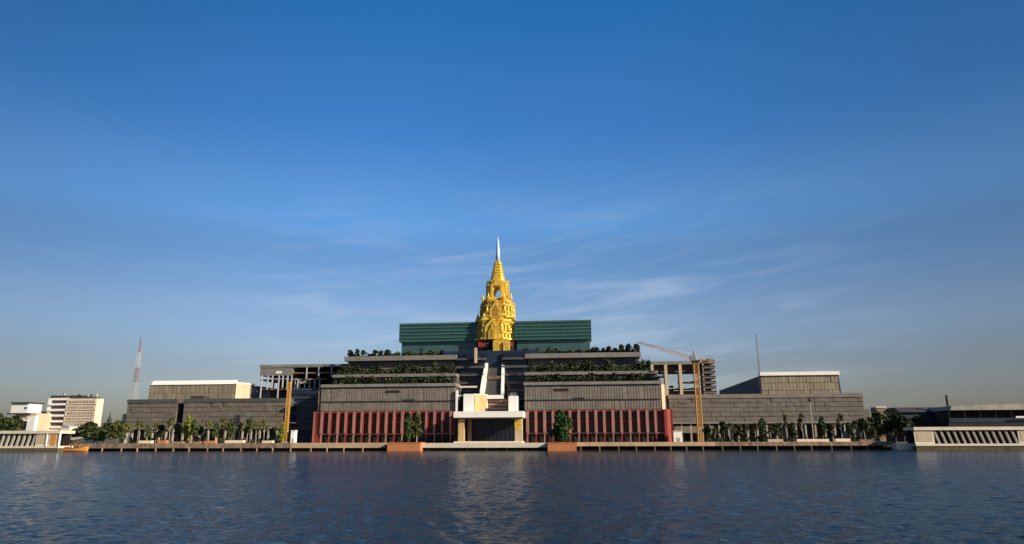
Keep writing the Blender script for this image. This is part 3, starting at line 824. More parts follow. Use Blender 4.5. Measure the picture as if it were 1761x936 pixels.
t, zb_, zt_ = landing('pale concrete river landing with slanted struts and an ochre door at the left edge', -60, 103, -55, 62, 13, 741, 771, 292, -.24)
dw = box('door', M['timber'], t, X(88, 757, 292), X(96, 757, 292), 291.85, 292.2, zb_ + .9, zt_ - 1.6)
dw['label'] = 'ochre door'
for p_ in (81.5, 103):
    box('pilaster', M['white'], t, X(p_ - 1.5, 757, 292), X(p_, 757, 292), 291.6, 292.4, zb_ + .3, zt_ - .8)
landing('pale concrete river landing with a row of slanted openings at the right edge', 1573, 1850, 1607, 1752, 13, 734, 767, 294, .32)
px_ = X(1580, 750, 294)
bg = tag(MB().loft([[(X(1542, 768, 297), 297, .15), (X(1574, 768, 297), 297, .15), (X(1574, 768, 297), 301, .15), (X(1542, 768, 297), 301, .15)],
                    [(X(1539, 764, 297), 296.6, Z(1555, 763, 297)), (X(1577, 764, 297), 296.6, Z(1555, 763, 297)), (X(1577, 764, 297), 301.4, Z(1555, 763, 297)), (X(1539, 764, 297), 301.4, Z(1555, 763, 297))]]).build('pontoon', M['pale_ledge']),
          'short pale floating pontoon beside the right river landing', 'pontoon')

# boat at the left bank
bx0, bx1 = X(107, 768, 296), X(152, 768, 296)
BT = thing('river_boat', ((bx0 + bx1) / 2, 296, 0), 'low orange wooden boat moored beside the left river landing', 'boat')
rings = []
nb = 12
for i in range(nb + 1):
    t = i / nb; x = bx0 + (bx1 - bx0) * t
    wd = 1.5 * math.sin(math.pi * min(1, max(.04, t * .9 + .08))) ** .6
    sh = 1.5 + 1.0 * (2 * t - 1) ** 2
    rings.append([(x, 296 - wd, sh), (x, 296 - wd * .8, .3), (x, 296, -.3), (x, 296 + wd * .8, .3), (x, 296 + wd, sh), (x, 296, sh - .25)])
MB().loft(rings).build('hull', M['timber'], BT)
MB().box(bx0 + 3, bx1 - 4, 295.0, 297.0, 2.6, 2.8).build('cabin_roof', M['timber'], BT)
for i in range(4):
    x = bx0 + 3.4 + (bx1 - bx0 - 7.8) * i / 3
    for yy in (295.2, 296.8): MB().box(x - .1, x + .1, yy - .1, yy + .1, 1.3, 2.6).build('cabin_post', M['timber_dark'], BT)

# planters reaching down to the water
for (p0, p1, lab) in ((666, 722.5, 'square terracotta planter at the water left of the entrance'), (942, 991, 'square terracotta planter at the water right of the entrance')):
    Yp = 298.5
    x0, x1 = X(p0, 768, Yp), X(p1, 768, Yp)
    zt_ = Z((p0 + p1) / 2, 761.0, Yp)
    pl = thing('planter', ((x0 + x1) / 2, Yp, 0), lab, 'planter', 'terracotta planters at the water')
    box('planter_wall', M['terracotta'], pl, x0, x1, Yp, Yp + 9, -2, zt_ - .25)
    rim = MB(); rim.box(x0 - .15, x1 + .15, Yp - .15, Yp + .5, zt_ - .25, zt_); rim.box(x0 - .15, x1 + .15, Yp + 8.6, Yp + 9.15, zt_ - .25, zt_)
    rim.box(x0 - .15, x0 + .5, Yp + .5, Yp + 8.6, zt_ - .25, zt_); rim.box(x1 - .5, x1 + .15, Yp + .5, Yp + 8.6, zt_ - .25, zt_); rim.build('rim', M['terracotta'], pl)
    box('soil', M['earth'], pl, x0 + .5, x1 - .5, Yp + .5, Yp + 8.6, zt_ - .24, zt_ - .1)
# low terracotta planter boxes and walls along the promenade
PB = []
for px0, px1, lab in ((240, 262, None), (272, 287, None), (296, 316, None), (332, 346, None), (352, 372, None), (388, 420, None), (452, 470, None), (1320, 1345, None), (1370, 1425, None), (1436, 1462, None), (1478, 1500, None)):
    x0, x1 = X(px0, 760, 308), X(px1, 760, 308)
    o = thing('planter_box', ((x0 + x1) / 2, 308, GZ), 'x', 'planter box', 'low planter boxes on the promenade')
    hgt = random.uniform(1.0, 1.7)
    mb = MB(); mb.box(x0, x1, 307.2, 307.5, GZ + .01, GZ + hgt); mb.box(x0, x1, 308.7, 309, GZ + .01, GZ + hgt); mb.box(x0, x0 + .3, 307.5, 308.7, GZ + .01, GZ + hgt); mb.box(x1 - .3, x1, 307.5, 308.7, GZ + .01, GZ + hgt)
    mb.build('box_wall', M[random.choice(['terracotta', 'concrete_old', 'cream', 'brick'])], o)
    box('soil', M['earth'], o, x0 + .3, x1 - .3, 307.5, 308.7, GZ + .01, GZ + hgt - .2)
    PB.append((px0, o))
lft = [o for p_, o in PB if p_ < 800]; rgt = [o for p_, o in PB if p_ > 800]
for i, o in enumerate(lft): o['label'] = 'low planter box before the left wing, %s from the left landing' % ORD[i]
for i, o in enumerate(rgt): o['label'] = 'low planter box before the right wing, %s from the crane' % ORD[i]

# guard booths
for (p0, p1, yt, yb_, lab) in ((500, 507, 740, 758, 'narrow white booth beside the yellow mast'), (1158.5, 1173, 741, 760, 'white booth at the foot of the red end pier')):
    Yb = 329.5
    x0, x1 = X(p0, 750, Yb), X(p1, 750, Yb); zt_ = Z((p0 + p1) / 2, yt, Yb)
    bt = thing('guard_booth', ((x0 + x1) / 2, Yb, GZ), lab, 'booth', 'white booths on the plaza')
    box('booth_wall', M['white'], bt, x0, x1, Yb, Yb + 2.5, GZ + .01, zt_ - .3)
    box('booth_roof', M['pale_ledge'], bt, x0 - .15, x1 + .15, Yb - .2, Yb + 2.7, zt_ - .3, zt_)
    box('door', M['concrete'], bt, x0 + (x1 - x0) * .3, x0 + (x1 - x0) * .75, Yb - .05, Yb + .05, GZ + .05, GZ + 2.2)

# lamp posts
for (p_, yt, lab) in ((1400, 690, 'tall pale lamp post with a dark head before the right wing'), (1347, 731, 'short pale post among the saplings before the right wing')):
    Yl = 312.0
    b_ = at(p_, 764, Yl); zt_ = Z(p_, yt, Yl)
    lp = thing('lamp_post', (b_.x, Yl, GZ), lab, 'lamp post')
    MB().tube((b_.x, Yl, GZ), (b_.x, Yl, zt_), .24, .16, 8).build('post', M['cream'], lp)
    MB().loft([[(b_.x + .1 + r * math.cos(k * 1.0472), Yl + r * math.sin(k * 1.0472), zt_ + z) for k in range(6)] for r, z in ((.2, -.3), (.75, .1), (.7, .9), (.15, 1.2))]).build('lamp_head', M['timber_dark'], lp)

# ------------------------------------------------------------------ houses left
y = 384.0
AB = thing('apartment_block', (X(126, 740, y), y, GZ), 'cream apartment block with rows of windows and dark roof huts at the left', 'apartment block')
zt_ = Z(126, 684.5, y)
x0, xm_, x1 = X(79, 715, y), X(114, 715, y), X(165, 715, y)
box('wall', M['white'], AB, x0, xm_, y, y + 6, GZ, zt_)
box('wall', M['brick'], AB, xm_, x1, y - 1.2, y + 5, GZ, Z(126, 686, y))
for r_ in range(5):
    z = zt_ - 3.2 - r_ * 3.3
    for i in range(9):
        a_ = xm_ + 1.2 + (x1 - xm_ - 2) * i / 9
        f_ = MB().box(a_, a_ + 1.4, y - 1.28, y - 1.15, z, z + 1.5).build('window', M['grey_glass'], AB)
    MB().box(xm_, x1 + .2, y - 1.55, y - 1.2, z - .75, z - .45).build('window_ledge', M['cream'], AB)
    bl = MB().box(x0 + 2.2, xm_ - 1.0, y - 1.0, y, z - 1.0, z + .1).build('balcony', M['white'], AB)
    MB().box(x0 + 2.6, xm_ - 1.6, y - .06, y + .05, z + .12, z + 1.9).build('window', M['slate'], AB)
for p_ in (92, 104, 121, 129, 145, 151, 160):
    hh_ = random.uniform(.8, 2.2); x_ = X(p_, 683, y)
    MB().tube((x_, y + 3, zt_ - .3), (x_, y + 3, Z(126, 681, y) + hh_), .7, n=10).build('water_tank', M[random.choice(['steel', 'slate', 'concrete'])], AB)
for a_, b_, t_ in ((86, 112, 680), (118, 140, 680), (140, 154, 682.5), (157, 164, 683)):
    box('roof_hut', M['slate'], AB, X(a_, 683, y), X(b_, 683, y), y + .5, y + 4.5, zt_ - .6, Z(126, t_, y))

y = 372.0
WH = thing('white_house', (X(42, 740, y), y, GZ), 'white house with a boxy upper storey and dark eaves at the far left', 'house')
box('wall', M['cream'], WH, X(26, 725, y), X(61, 725, y), y, y + 14, GZ, Z(42, 711, y))
box('upper_storey', M['white'], WH, X(19.5, 700, y + 1), X(49, 700, y + 1), y + 1, y + 11, Z(42, 711, y), Z(42, 693.5, y + 1))
MB().yz([(y - 1.5, Z(42, 713, y)), (y + 15, Z(42, 711, y)), (y + 15, Z(42, 709, y)), (y - 1.5, Z(42, 710.5, y))], X(15, 711, y), X(54, 711, y)).build('roof', M['slate'], WH)
box('roof', M['slate'], WH, X(18, 692, y), X(51, 692, y), y, y + 12, Z(42, 693.5, y + 1) + .02, Z(42, 691.7, y))
box('porch_wall', M['white'], WH, X(47, 730, y - 2), X(60, 730, y - 2), y - 2.5, y - .1, GZ, Z(50, 716, y - 2))
box('porch_roof', M['white'], WH, X(34, 723, y - 2), X(50, 723, y - 2), y - 2.8, y - .1, Z(42, 724.5, y), Z(42, 722, y))
for a_, b_, t_, bt in ((39.5, 43, 700, 703.5), (30, 36, 727, 737), (38, 44, 727, 737)):
    box('window', M['dark_glass'], WH, X(a_, bt, y), X(b_, bt, y), y + (.9 if t_ == 700 else -.1), y + 1.05 if t_ == 700 else y + .05, Z(42, bt, y), Z(42, t_, y))
DH = thing('dark_house', (X(65, 730, 392), 392, GZ), 'dark roofed house between the white house and the apartment block', 'house')
box('wall', M['dark_roof'], DH, X(54, 725, 390), X(78, 725, 390), 390, 402, GZ, Z(65, 715, 390))
MB().xz([(X(52, 715, 390), Z(65, 715, 390)), (X(79, 715, 390), Z(65, 715, 390)), (X(74, 708, 390), Z(65, 708, 390)), (X(55, 708, 390), Z(65, 708, 390))], 389, 403).build('roof', M['slate'], DH)
PH = thing('small_hut', (X(112, 740, 350), 350, GZ), 'small pinkish white hut below the apartment block', 'hut')
box('wall', M['brick'], PH, X(105, 738, 350), X(119, 738, 350), 350, 356, GZ, Z(112, 734, 350))
MB().xz([(X(104, 734, 350), Z(112, 734, 350)), (X(120, 734, 350), Z(112, 734, 350)), (X(112, 730, 350), Z(112, 730.5, 350))], 349.6, 356.4).build('roof', M['mast_white'], PH)
SH = thing('waterside_shed', (X(115, 752, 318), 318, GZ), 'low pale green shed roof behind the orange boat', 'shed')
box('wall', M['timber_dark'], SH, X(104, 757, 319), X(123, 757, 319), 320, 325, GZ + .01, Z(115, 755, 319))
MB().yz([(318.6, Z(115, 757, 318.6)), (326, Z(115, 753, 318.6)), (326, Z(115, 752, 318.6)), (318.6, Z(115, 755.5, 318.6))], X(102, 755, 319), X(125, 755, 319)).build('roof', M['concrete'], SH)
CH = thing('distant_spire', (X(188, 725, 700), 700, GZ), 'tiny dark temple spire on the skyline between apartment block and left wing', 'spire')
MB().loft([[(X(188, 725, 700) + r * math.cos(k * .785), 700 + r * math.sin(k * .785), z) for k in range(8)] for r, z in ((4, GZ), (3.4, GZ + 12), (2.2, Z(188, 722, 700)), (.8, Z(188, 717, 700)), (.15, Z(188, 709, 700)))]).build('bell', M['dark_roof'], CH)

# ------------------------------------------------------------------ buildings right
y = 345.0
DB = thing('dark_roof_building', (X(1585, 740, y), y, GZ), 'long dark low building with a thin chimney behind the right river landing', 'building')
box('wall', M['dark_roof'], DB, X(1548, 725, y), X(1627, 725, y), y, y + 18, GZ, Z(1590, 708, y))
MB().yz([(y - 1, Z(1590, 709, y)), (y + 19, Z(1590, 707, y)), (y + 12, Z(1590, 700, y)), (y + 5, Z(1590, 700, y))], X(1546, 710, y), X(1627, 710, y)).build('roof', M['slate'], DB)
for i in range(9):
    a_ = X(1552, 720, y) + i * 2.4
    MB().box(a_, a_ + 1.5, y - .08, y + .1, GZ + 4, GZ + 6.5).build('window', M['dark_glass'], DB)
MB().tube((X(1627.5, 700, y), y - 1.5, GZ), (X(1627.5, 700, y), y - 1.5, Z(1627, 680, y)), .75, .55, 8).build('chimney', M['slate'], DB)
y = 330.0
PV = thing('pavilion', (X(1700, 740, y), y, GZ), 'flat pavilion with a broad cream roof edge above the right river landing', 'pavilion')
MB().xz([(X(1630, 703, y), Z(1680, 705.5, y)), (X(1900, 700, y), Z(1680, 705.5, y)), (X(1900, 700, y), Z(1680, 694.5, y)), (X(1690, 695, y), Z(1680, 696.5, y)), (X(1632, 697, y), Z(1680, 698.5, y))], y - 2, y + 26).build('roof', M['concrete'], PV)
box('rear_wall', M['dark_roof'], PV, X(1632, 720, y), X(1900, 720, y), y + 8, y + 12, GZ, Z(1680, 705.6, y))
box('glazed_band', M['blue_panel'], PV, X(1634, 722, y), X(1900, 722, y), y + .6, y + 1, Z(1680, 726, y), Z(1680, 719, y))
for i in range(9):
    x = X(1635, 720, y) + i * 6.5
    MB().box(x, x + .6, y + 1.1, y + 1.8, GZ, Z(1680, 705.6, y)).build('column', M['granite_dark'], PV)
box('rail', M['white'], PV, X(1745, 717, y), X(1800, 717, y), y - 1, y - .6, Z(1750, 719, y), Z(1750, 716, y))
box('base_wall', M['shade_interior'], PV, X(1632, 730, y), X(1900, 730, y), y + .3, y + 7.9, GZ, Z(1680, 727, y))
SW = thing('small_building', (X(1516, 705, 420), 420, GZ), 'small white topped building peeping above dark trees right of the right wing', 'building')
box('wall', M['concrete_old'], SW, X(1507, 705, 420), X(1523, 705, 420), 420, 428, GZ, Z(1516, 701, 420))
box('parapet', M['white'], SW, X(1506, 702, 420), X(1524, 702, 420), 419.7, 428.3, Z(1516, 701, 420), Z(1516, 699.5, 420))

# ------------------------------------------------------------------ plants


def crown_mesh(name, m, n, leaf, shape='round', seed=0):
    """a unit crown (1 wide, 1 tall, base at z=0) of leaf clumps spread through its volume"""
    r = np.random.default_rng(seed)
    blobs = []
    nb_ = {'round': 11, 'column': 12, 'sparse': 7, 'wide': 12}[shape]
    for i in range(nb_):
        if shape == 'column':
            z = (i + .5) / nb_; rad = .5 * math.sin(math.pi * min(.97, z * .85 + .12)) ** .6
            a = r.random() * 6.28; d = rad * .45 * r.random()
            blobs.append((d * math.cos(a), d * math.sin(a), z * .9 + .05, rad * .75, .11))
        else:
            a = r.random() * 6.28; z = r.uniform(.15, .82)
            d = r.uniform(.05, .34) * (1.0 if z < .65 else .55)
            s = r.uniform(.13, .24) if shape != 'sparse' else r.uniform(.09, .17)
            blobs.append((d * math.cos(a), d * math.sin(a), z, s, s * r.uniform(.75, 1.05)))
    vs, fs = [], []
    for k in range(n):
        bx, by, bz, br, bh = blobs[r.integers(nb_)]
        u = r.normal(size=3); u /= np.linalg.norm(u); u *= r.uniform(.5, 1.08)
        c = np.array([bx + u[0] * br, by + u[1] * br, bz + u[2] * bh])
        t1 = r.normal(size=3); t1 /= np.linalg.norm(t1); t2 = np.cross(t1, r.normal(size=3)); t2 /= np.linalg.norm(t2)
        l1, l2 = leaf * r.uniform(.6, 1.3), leaf * r.uniform(.4, .9)
        b0 = len(vs)
        vs += [c - t1 * l1, c - t2 * l2 + t1 * l1 * .2, c + t1 * l1, c + t2 * l2]
        fs.append((b0, b0 + 1, b0 + 2, b0 + 3))
    vs = np.clip(np.array(vs), [-.56, -.56, -.02], [.56, .56, 1.05])
    me = bpy.data.meshes.new(name); me.from_pydata([tuple(v) for v in vs], [], fs); me.materials.append(m); me.update()
    return me


def trunk_mesh(name, m, seed, thin=.05):
    """unit trunk (1 tall) with a few limbs"""
    r = random.Random(seed)
    mb = MB()
    pts = [Vector((0, 0, 0))]
    for i in range(4): pts.append(pts[-1] + Vector((r.uniform(-.025, .025), r.uniform(-.025, .025), .2)))
    for i in range(4): mb.tube(pts[i], pts[i + 1], thin * (1 - i * .17), thin * (1 - (i + 1) * .17), 6)
    for i in range(5):
        a = r.random() * 6.28; b0 = pts[2 + i % 3]
        mb.tube(b0, b0 + Vector((.22 * math.cos(a), .22 * math.sin(a), r.uniform(.12, .26))), thin * .4, thin * .12, 5)
    return mb.mesh(name, m)


CROWN = {}
for nm, m, n, lf, shp in (('dark', 'dark', 1000, .092, 'round'), ('mid', 'mid', 900, .09, 'round'), ('olive', 'olive', 560, .085, 'sparse'), ('lime', 'lime', 800, .08, 'column'),
                          ('deep', 'deep', 2200, .055, 'column'), ('wide', 'dark', 2400, .055, 'wide')):
    CROWN[nm] = [crown_mesh('crown', L[m], n, lf, shp, 100 + 7 * i + len(nm)) for i in range(3)]
TRUNK = {'bark': [trunk_mesh('trunk', M['bark'], i) for i in range(3)], 'pale': [trunk_mesh('trunk', M['pale_bark'], 9 + i, .042) for i in range(3)]}


def tree(kind, px, ytop, ybase, wpx, Y, label, trunk='bark', crown_from=.35, group=None, zbase=None, name='tree'):
    i = random.randrange(3)
    zb0_ = GZ if zbase is None else zbase
    x = X(px, (ytop + ybase) / 2, Y); H = Z(px, ytop, Y) - zb0_
    W = X(px + wpx / 2, ytop, Y) - X(px - wpx / 2, ytop, Y)
    W *= 1.22
    t = thing(name, (x, Y, zb0_), label, 'tree', group)
    t.rotation_euler = (0, 0, random.random() * 6.28)
    o = bpy.data.objects.new('trunk', TRUNK[trunk][i]); col.objects.link(o); o.parent = t
    hh = max(H * .9, .5); wtr = min(max(hh, 3.0), 8.5)
    o.scale = (wtr * .55, wtr * .55, hh)
    c = bpy.data.objects.new('crown', CROWN[kind][i]); col.objects.link(c); c.parent = t
    c.location = (0, 0, H * crown_from); c.scale = (W, W, H * (1 - crown_from))
    return t


KD = {'dark': 'dark green bushy', 'mid': 'mid green', 'olive': 'thin olive', 'lime': 'bright yellow-green columnar', 'deep': 'deep green columnar', 'wide': 'broad dark'}
# young trees along the promenade, left
lefts = [(219, 725, 16, 'olive', 'pale'), (240, 721, 16, 'olive', 'pale'), (254, 729, 13, 'mid', 'pale'), (269, 724, 14, 'olive', 'pale'), (279, 727, 17, 'dark', 'bark'), (293, 716, 15, 'olive', 'pale'),
         (306, 724, 17, 'dark', 'bark'), (323, 714, 14, 'lime', 'bark'), (333, 722, 14, 'mid', 'bark'), (345, 727, 13, 'dark', 'bark'), (358, 720, 14, 'olive', 'pale'), (371, 728, 14, 'mid', 'pale'),
         (385, 714, 15, 'olive', 'pale'), (399, 719, 15, 'mid', 'bark'), (412, 722, 15, 'olive', 'pale'), (426, 716, 15, 'mid', 'pale'), (441, 722, 14, 'olive', 'pale'), (455, 715, 15, 'olive', 'pale'), (471, 731, 13, 'dark', 'bark'), (485, 727, 11, 'lime', 'bark')]
for i, (p_, t_, w_, k_, tr) in enumerate(lefts):
    tree(k_, p_, t_, 763, w_, 310 + (i * 7 % 11), '%s young tree, %s from the left in the row before the left wing' % (KD[k_], ORD[i]), tr, {'lime': .10, 'olive': .40}.get(k_, .30), 'young trees along the promenade')
rights = [(1216, 729, 15, 'dark', 'bark'), (1229, 733, 13, 'olive', 'pale'), (1245, 720, 17, 'dark', 'bark'), (1259, 724, 15, 'olive', 'pale'), (1272, 729, 14, 'mid', 'bark'), (1285, 727, 14, 'olive', 'pale'), (1299, 724, 14, 'olive', 'pale'),
          (1312, 717, 16, 'mid', 'bark'), (1325, 729, 14, 'olive', 'pale'), (1338, 725, 14, 'mid', 'pale'), (1352, 707, 14, 'olive', 'pale'), (1364, 724, 14, 'mid', 'bark'), (1380, 709, 17, 'olive', 'pale'),
          (1415, 717, 18, 'mid', 'bark'), (1432, 727, 14, 'olive', 'pale'), (1447, 709, 16, 'olive', 'pale'), (1461, 724, 15, 'mid', 'pale'), (1470, 719, 14, 'olive', 'pale'), (1486, 714, 18, 'dark', 'pale')]
for i, (p_, t_, w_, k_, tr) in enumerate(rights):
    tree(k_, p_, t_, 763, w_, 310 + (i * 5 % 11), '%s young tree, %s from the left in the row before the right wing' % (KD[k_], ORD[i]), tr, .40 if k_ == 'olive' else .28, 'young trees along the promenade')
# low shrubs between the trees
SHR = [crown_mesh('shrub', L[m_], 320, .13, 'round', 300 + i) for i, m_ in enumerate(('mid', 'dark', 'olive'))]
sl_ = [226, 247, 262, 288, 301, 316, 339, 351, 365, 378, 392, 406, 420, 434, 448, 463, 478]
sr_ = [1222, 1237, 1252, 1266, 1279, 1293, 1306, 1319, 1332, 1345, 1358, 1371, 1386, 1408, 1422, 1440, 1455, 1466, 1478]
for lst, side_ in ((sl_, 'left'), (sr_, 'right')):
    for i, p_ in enumerate(lst):
        Ys = 313 + random.uniform(0, 4)
        o = bpy.data.objects.new('shrub', SHR[(i * 5 + i // 3) % 3]); col.objects.link(o)
        o.location = (X(p_, 758, Ys), Ys, GZ); W_ = random.uniform(2.6, 4.4)
        o.scale = (W_, W_, random.uniform(1.6, 3.4)); o.rotation_euler = (0, 0, random.random() * 6)
        tag(o, 'low shrub under the young trees before the %s wing, %s from the left' % (side_, ORD[i]), 'shrub', 'low shrubs on the promenade')
# older trees at both ends
for p_, t_, w_, k_, Y, lab in ((5, 712, 34, 'dark', 345, 'dark tree at the left edge behind the river landing'), (25, 714, 26, 'dark', 352, 'dark tree beside the white house at the far left'),
                               (-18, 706, 40, 'dark', 350, 'dark tree cut by the left edge of the view'),
                               (128, 735, 18, 'mid', 330, 'low green tree behind the orange boat'), (152, 725, 32, 'dark', 332, 'broad dark tree below the right end of the apartment block'),
                               (170, 733, 22, 'mid', 336, 'green tree right of the broad dark tree by the apartment block'), (184, 722, 24, 'dark', 345, 'dark tree on the skyline below the distant spire'),
                               (203, 724, 26, 'mid', 332, 'green tree beside the left end of the left wing'),
                               (1497, 712, 22, 'dark', 322, 'dark tree at the right end of the right wing'), (1508, 700, 24, 'dark', 330, 'tall narrow dark tree right of the right wing'), (1523, 706, 34, 'wide', 332, 'broad dark tree below the small white topped building'),
                               (1538, 703, 34, 'wide', 338, 'dark tree left of the dark low building'), (1553, 714, 38, 'wide', 326, 'low dark tree beside the right river landing'), (1583, 712, 30, 'wide', 340, 'dark tree before the dark low building, behind the corner of the right landing')):
    tree(k_, p_, t_, 763, w_, Y, lab, 'bark', .14 if w_ > 17 else .3, 'older trees at both ends of the bank')
# the two big planter trees
tree('deep', 702.5, 712, 762, 15, 303, 'slim dark green tree in the left terracotta planter', 'bark', .10, zbase=Z(694, 761.0, 298.5) - .1)
tree('mid', 717, 711, 762, 17, 304, 'leaning olive green tree right of the slim one in the left terracotta planter', 'pale', .18, zbase=Z(694, 761.0, 298.5) - .1)
tree('deep', 965, 706, 762, 33, 303, 'dense green tree in the right terracotta planter', 'bark', .04, zbase=Z(966, 761.0, 298.5) - .1)
# roof trees
for i, (p_, t_, w_, k_) in enumerate(((603, 600.5, 11, 'dark'), (614, 600, 9, 'dark'), (626, 601, 10, 'mid'), (646, 600.5, 9, 'dark'), (655, 601.5, 9, 'dark'), (667, 601, 12, 'dark'))):
    tree(k_, p_, t_, 612, w_, 359, '%s small tree on the top terrace, %s from its left end' % (KD[k_], ORD[i]), 'bark', .25, 'trees on the top terraces', zbase=zLB1)
for i, (p_, t_, w_, k_) in enumerate(((1027, 596, 10, 'dark'), (1037, 597, 9, 'dark'), (1047, 595, 10, 'dark'), (1057, 597, 9, 'dark'), (1068, 592, 11, 'dark'), (1081, 591, 11, 'dark'), (1094, 591, 13, 'dark'))):
    tree(k_, p_, t_, 607, w_, 359, '%s roof tree right of the green glass, %s from the glass' % (KD[k_], ORD[i]), 'bark', .25, 'trees on the top terraces', zbase=zLB1)


def hedge(label, p0, p1, Y, z0, h, ytap, n=1500, lf=.62, m='dark'):
    x0, x1 = X(p0, ytap, Y), X(p1, ytap, Y)
    r = np.random.default_rng(int(p0) + int(z0))
    vs, fs = [], []
    cl = [(r.uniform(x0, x1), r.uniform(.45, 1.0) * h, r.uniform(.8, 2.2)) for _ in range(int((x1 - x0) / 1.9))]
    for k in range(n):
        if r.random() < .35:
            x = r.uniform(x0, x1); zt_ = h * .5
            c = np.array([x, Y + r.uniform(-1.2, 1.2), z0 + r.random() * zt_])
        else:
            cx, ch, cw = cl[r.integers(len(cl))]
            u = r.normal(size=3) * .45
            c = np.array([cx + u[0] * cw, Y + u[1] * 1.2, z0 + ch * (.62 + u[2] * .38)])
        c[0] = min(max(c[0], x0), x1); c[2] = max(c[2], z0 + .05)
        t1 = r.normal(size=3); t1 /= np.linalg.norm(t1); t2 = np.cross(t1, r.normal(size=3)); t2 /= np.linalg.norm(t2)
        l1, l2 = lf * r.uniform(.6, 1.3), lf * r.uniform(.4, .9)
        b0 = len(vs); vs += [c - t1 * l1, c - t2 * l2, c + t1 * l1, c + t2 * l2]; fs.append((b0, b0 + 1, b0 + 2, b0 + 3))
    ctr = Vector(((x0 + x1) / 2, Y, z0))
    me = bpy.data.meshes.new('hedge'); me.from_pydata([tuple(np.array(v) - np.array(ctr)) for v in vs], [], fs); me.materials.append(L[m]); me.update()
    o = bpy.data.objects.new('hedge', me); col.objects.link(o); o.location = ctr
    return tag(o, label, 'hedge', 'hedges on the terraces')


hA, hB = (zPA0 - zL) * 1.15, (zLB0 - zPA1) * .80
hedge('uneven dark hedge on the lower terrace left of the stair', 574, 783, 340.5, zL, hA, 652, 4600)
hedge('uneven dark hedge on the lower terrace right of the stair', 904, 1134, 340.5, zL, hA, 650, 4600)
hedge('tall ragged hedge on the upper terrace left of the stair', 582, 784, 350, zPA1, hB, 632, 4200)
hedge('tall ragged hedge on the upper terrace right of the stair', 904, 1118, 350, zPA1, hB, 630, 4600)
hedge('low green hedge before the left green glass block', 674, 815, 362, zLB1, 4.2, 604, 2400)
hedge('low green hedge before the right green glass block', 892, 1024, 362, zLB1, 4.2, 602, 2400)

hedge('low ragged hedge under the top terrace trees left of the green glass', 599, 674, 360.5, zLB1, 2.2, 608, 900)
hedge('low ragged hedge under the top terrace trees right of the green glass', 1024, 1100, 360.5, zLB1, 2.6, 604, 1000)

# ------------------------------------------------------------------ light
SUN_AZ, SUN_EL = R(68), R(24)            # measured from the river side towards the right
to_sun = Vector((math.sin(SUN_AZ) * math.cos(SUN_EL), -math.cos(SUN_AZ) * math.cos(SUN_EL), math.sin(SUN_EL)))
sd = bpy.data.lights.new('sun', 'SUN'); sd.energy = 4.85; sd.angle = R(.5); sd.color = (1.0, .86, .66)
so = bpy.data.objects.new('sun', sd); col.objects.link(so)
so.rotation_euler = to_sun.to_track_quat('Z', 'Y').to_euler(); so.location = (300, -100, 300)

w = bpy.data.worlds.new('World'); sc.world = w; w.use_nodes = True
nt = w.node_tree; N = nt.nodes; LK = nt.links
bgn = N['Background']
sky = N.new('ShaderNodeTexSky'); sky.sky_type = 'NISHITA'; sky.sun_disc = False
sky.sun_elevation = SUN_EL; sky.sun_rotation = R(180) - SUN_AZ
sky.altitude = 0; sky.air_density = 1.0; sky.dust_density = 1.3; sky.ozone_density = 3.0
# thin cirrus streaks as a function of direction
tc = N.new('ShaderNodeTexCoord'); sx_ = N.new('ShaderNodeSeparateXYZ'); LK.new(tc.outputs['Generated'], sx_.inputs[0])


def mth(op, a, b_=None, c_=None):
    n = N.new('ShaderNodeMath'); n.operation = op
    for i, v in enumerate((a, b_, c_)):
        if v is None: continue
        if isinstance(v, (int, float)): n.inputs[i].default_value = v
        else: LK.new(v, n.inputs[i])
    return n.outputs[0]


az = mth('ARCTAN2', sx_.outputs['X'], sx_.outputs['Y'])
el = mth('ARCSINE', sx_.outputs['Z'])
cb = N.new('ShaderNodeCombineXYZ')
LK.new(mth('ADD', mth('MULTIPLY', az, 3.6), 9.1), cb.inputs[0])
LK.new(mth('MULTIPLY', mth('SUBTRACT', el, mth('MULTIPLY', az, .10)), 26.0), cb.inputs[1])
n1 = N.new('ShaderNodeTexNoise'); n1.inputs['Scale'].default_value = 1.25; n1.inputs['Detail'].default_value = 7; n1.inputs['Roughness'].default_value = .62; n1.inputs['Distortion'].default_value = .5
LK.new(cb.outputs[0], n1.inputs['Vector'])
cr = N.new('ShaderNodeMapRange'); cr.inputs['From Min'].default_value = .47; cr.inputs['From Max'].default_value = .78
LK.new(n1.outputs[0], cr.inputs['Value'])
band = N.new('ShaderNodeMapRange'); band.interpolation_type = 'SMOOTHSTEP'; band.inputs['From Min'].default_value = .40; band.inputs['From Max'].default_value = .16
LK.new(el, band.inputs['Value'])
band2 = N.new('ShaderNodeMapRange'); band2.interpolation_type = 'SMOOTHSTEP'; band2.inputs['From Min'].default_value = .62; band2.inputs['From Max'].default_value = .10
LK.new(mth('ABSOLUTE', mth('ADD', az, .08)), band2.inputs['Value'])
cm = mth('MULTIPLY', mth('MULTIPLY', cr.outputs[0], band.outputs[0]), mth('MULTIPLY', band2.outputs[0], .40))
mix = N.new('ShaderNodeMix'); mix.data_type = 'RGBA'
LK.new(cm, mix.inputs['Factor']); LK.new(sky.outputs[0], mix.inputs['A'])
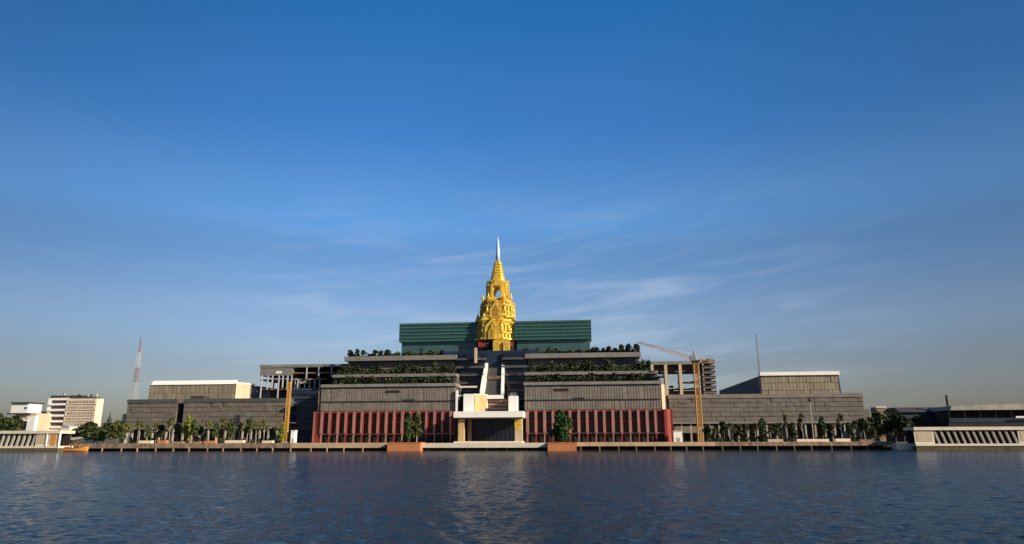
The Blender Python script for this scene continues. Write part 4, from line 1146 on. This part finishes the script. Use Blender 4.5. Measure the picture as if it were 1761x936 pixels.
mix.inputs['B'].default_value = (7.0, 7.6, 8.6, 1)
LK.new(mix.outputs['Result'], bgn.inputs['Color'])
# clear deep blue overhead, greyer and hazier towards the horizon; a lens vignette put into the colour darkens the sides
gr = N.new('ShaderNodeValToRGB'); gr.color_ramp.interpolation = 'EASE'
els = [(0.0, (.86, .74, .72)), (5, (1.02, .92, .95)), (9, (1.14, 1.14, 1.25)), (14.6, (.86, 1.12, 1.36)), (18, (.86, 1.34, 1.70)), (26.6, (.48, 1.14, 1.68)), (36, (.27, 1.10, 1.66)), (70, (.28, 1.05, 1.6))]
rmp = gr.color_ramp
while len(rmp.elements) < len(els): rmp.elements.new(.5)
for e_, (d_, c_) in zip(rmp.elements, els):
    e_.position = math.radians(d_) / 1.5708; e_.color = (*[v / 2 for v in c_], 1)
LK.new(mth('DIVIDE', el, 1.5708), gr.inputs[0])
azf = N.new('ShaderNodeMapRange'); azf.interpolation_type = 'SMOOTHSTEP'
azf.inputs['From Min'].default_value = .10; azf.inputs['From Max'].default_value = .85
azf.inputs['To Min'].default_value = 2.15; azf.inputs['To Max'].default_value = 1.22
LK.new(mth('ABSOLUTE', mth('ADD', az, .10)), azf.inputs['Value'])
sc1 = N.new('ShaderNodeVectorMath'); sc1.operation = 'SCALE'
LK.new(gr.outputs[0], sc1.inputs[0]); LK.new(azf.outputs[0], sc1.inputs['Scale'])
mu = N.new('ShaderNodeVectorMath'); mu.operation = 'MULTIPLY'
LK.new(sky.outputs[0], mu.inputs[0]); LK.new(sc1.outputs[0], mu.inputs[1])
LK.new(mu.outputs[0], mix.inputs['A'])
bgn.inputs['Strength'].default_value = 0.069

# ------------------------------------------------------------------ output
sc.render.resolution_x, sc.render.resolution_y = 1024, 544
sc.view_settings.view_transform = 'Standard'; sc.view_settings.look = 'None'
sc.view_settings.gamma = 1; sc.view_settings.use_curve_mapping = False
sc.view_settings.exposure = 0.55
sc.render.engine = 'CYCLES'
sc.cycles.max_bounces = 6
sc.cycles.use_denoising = True
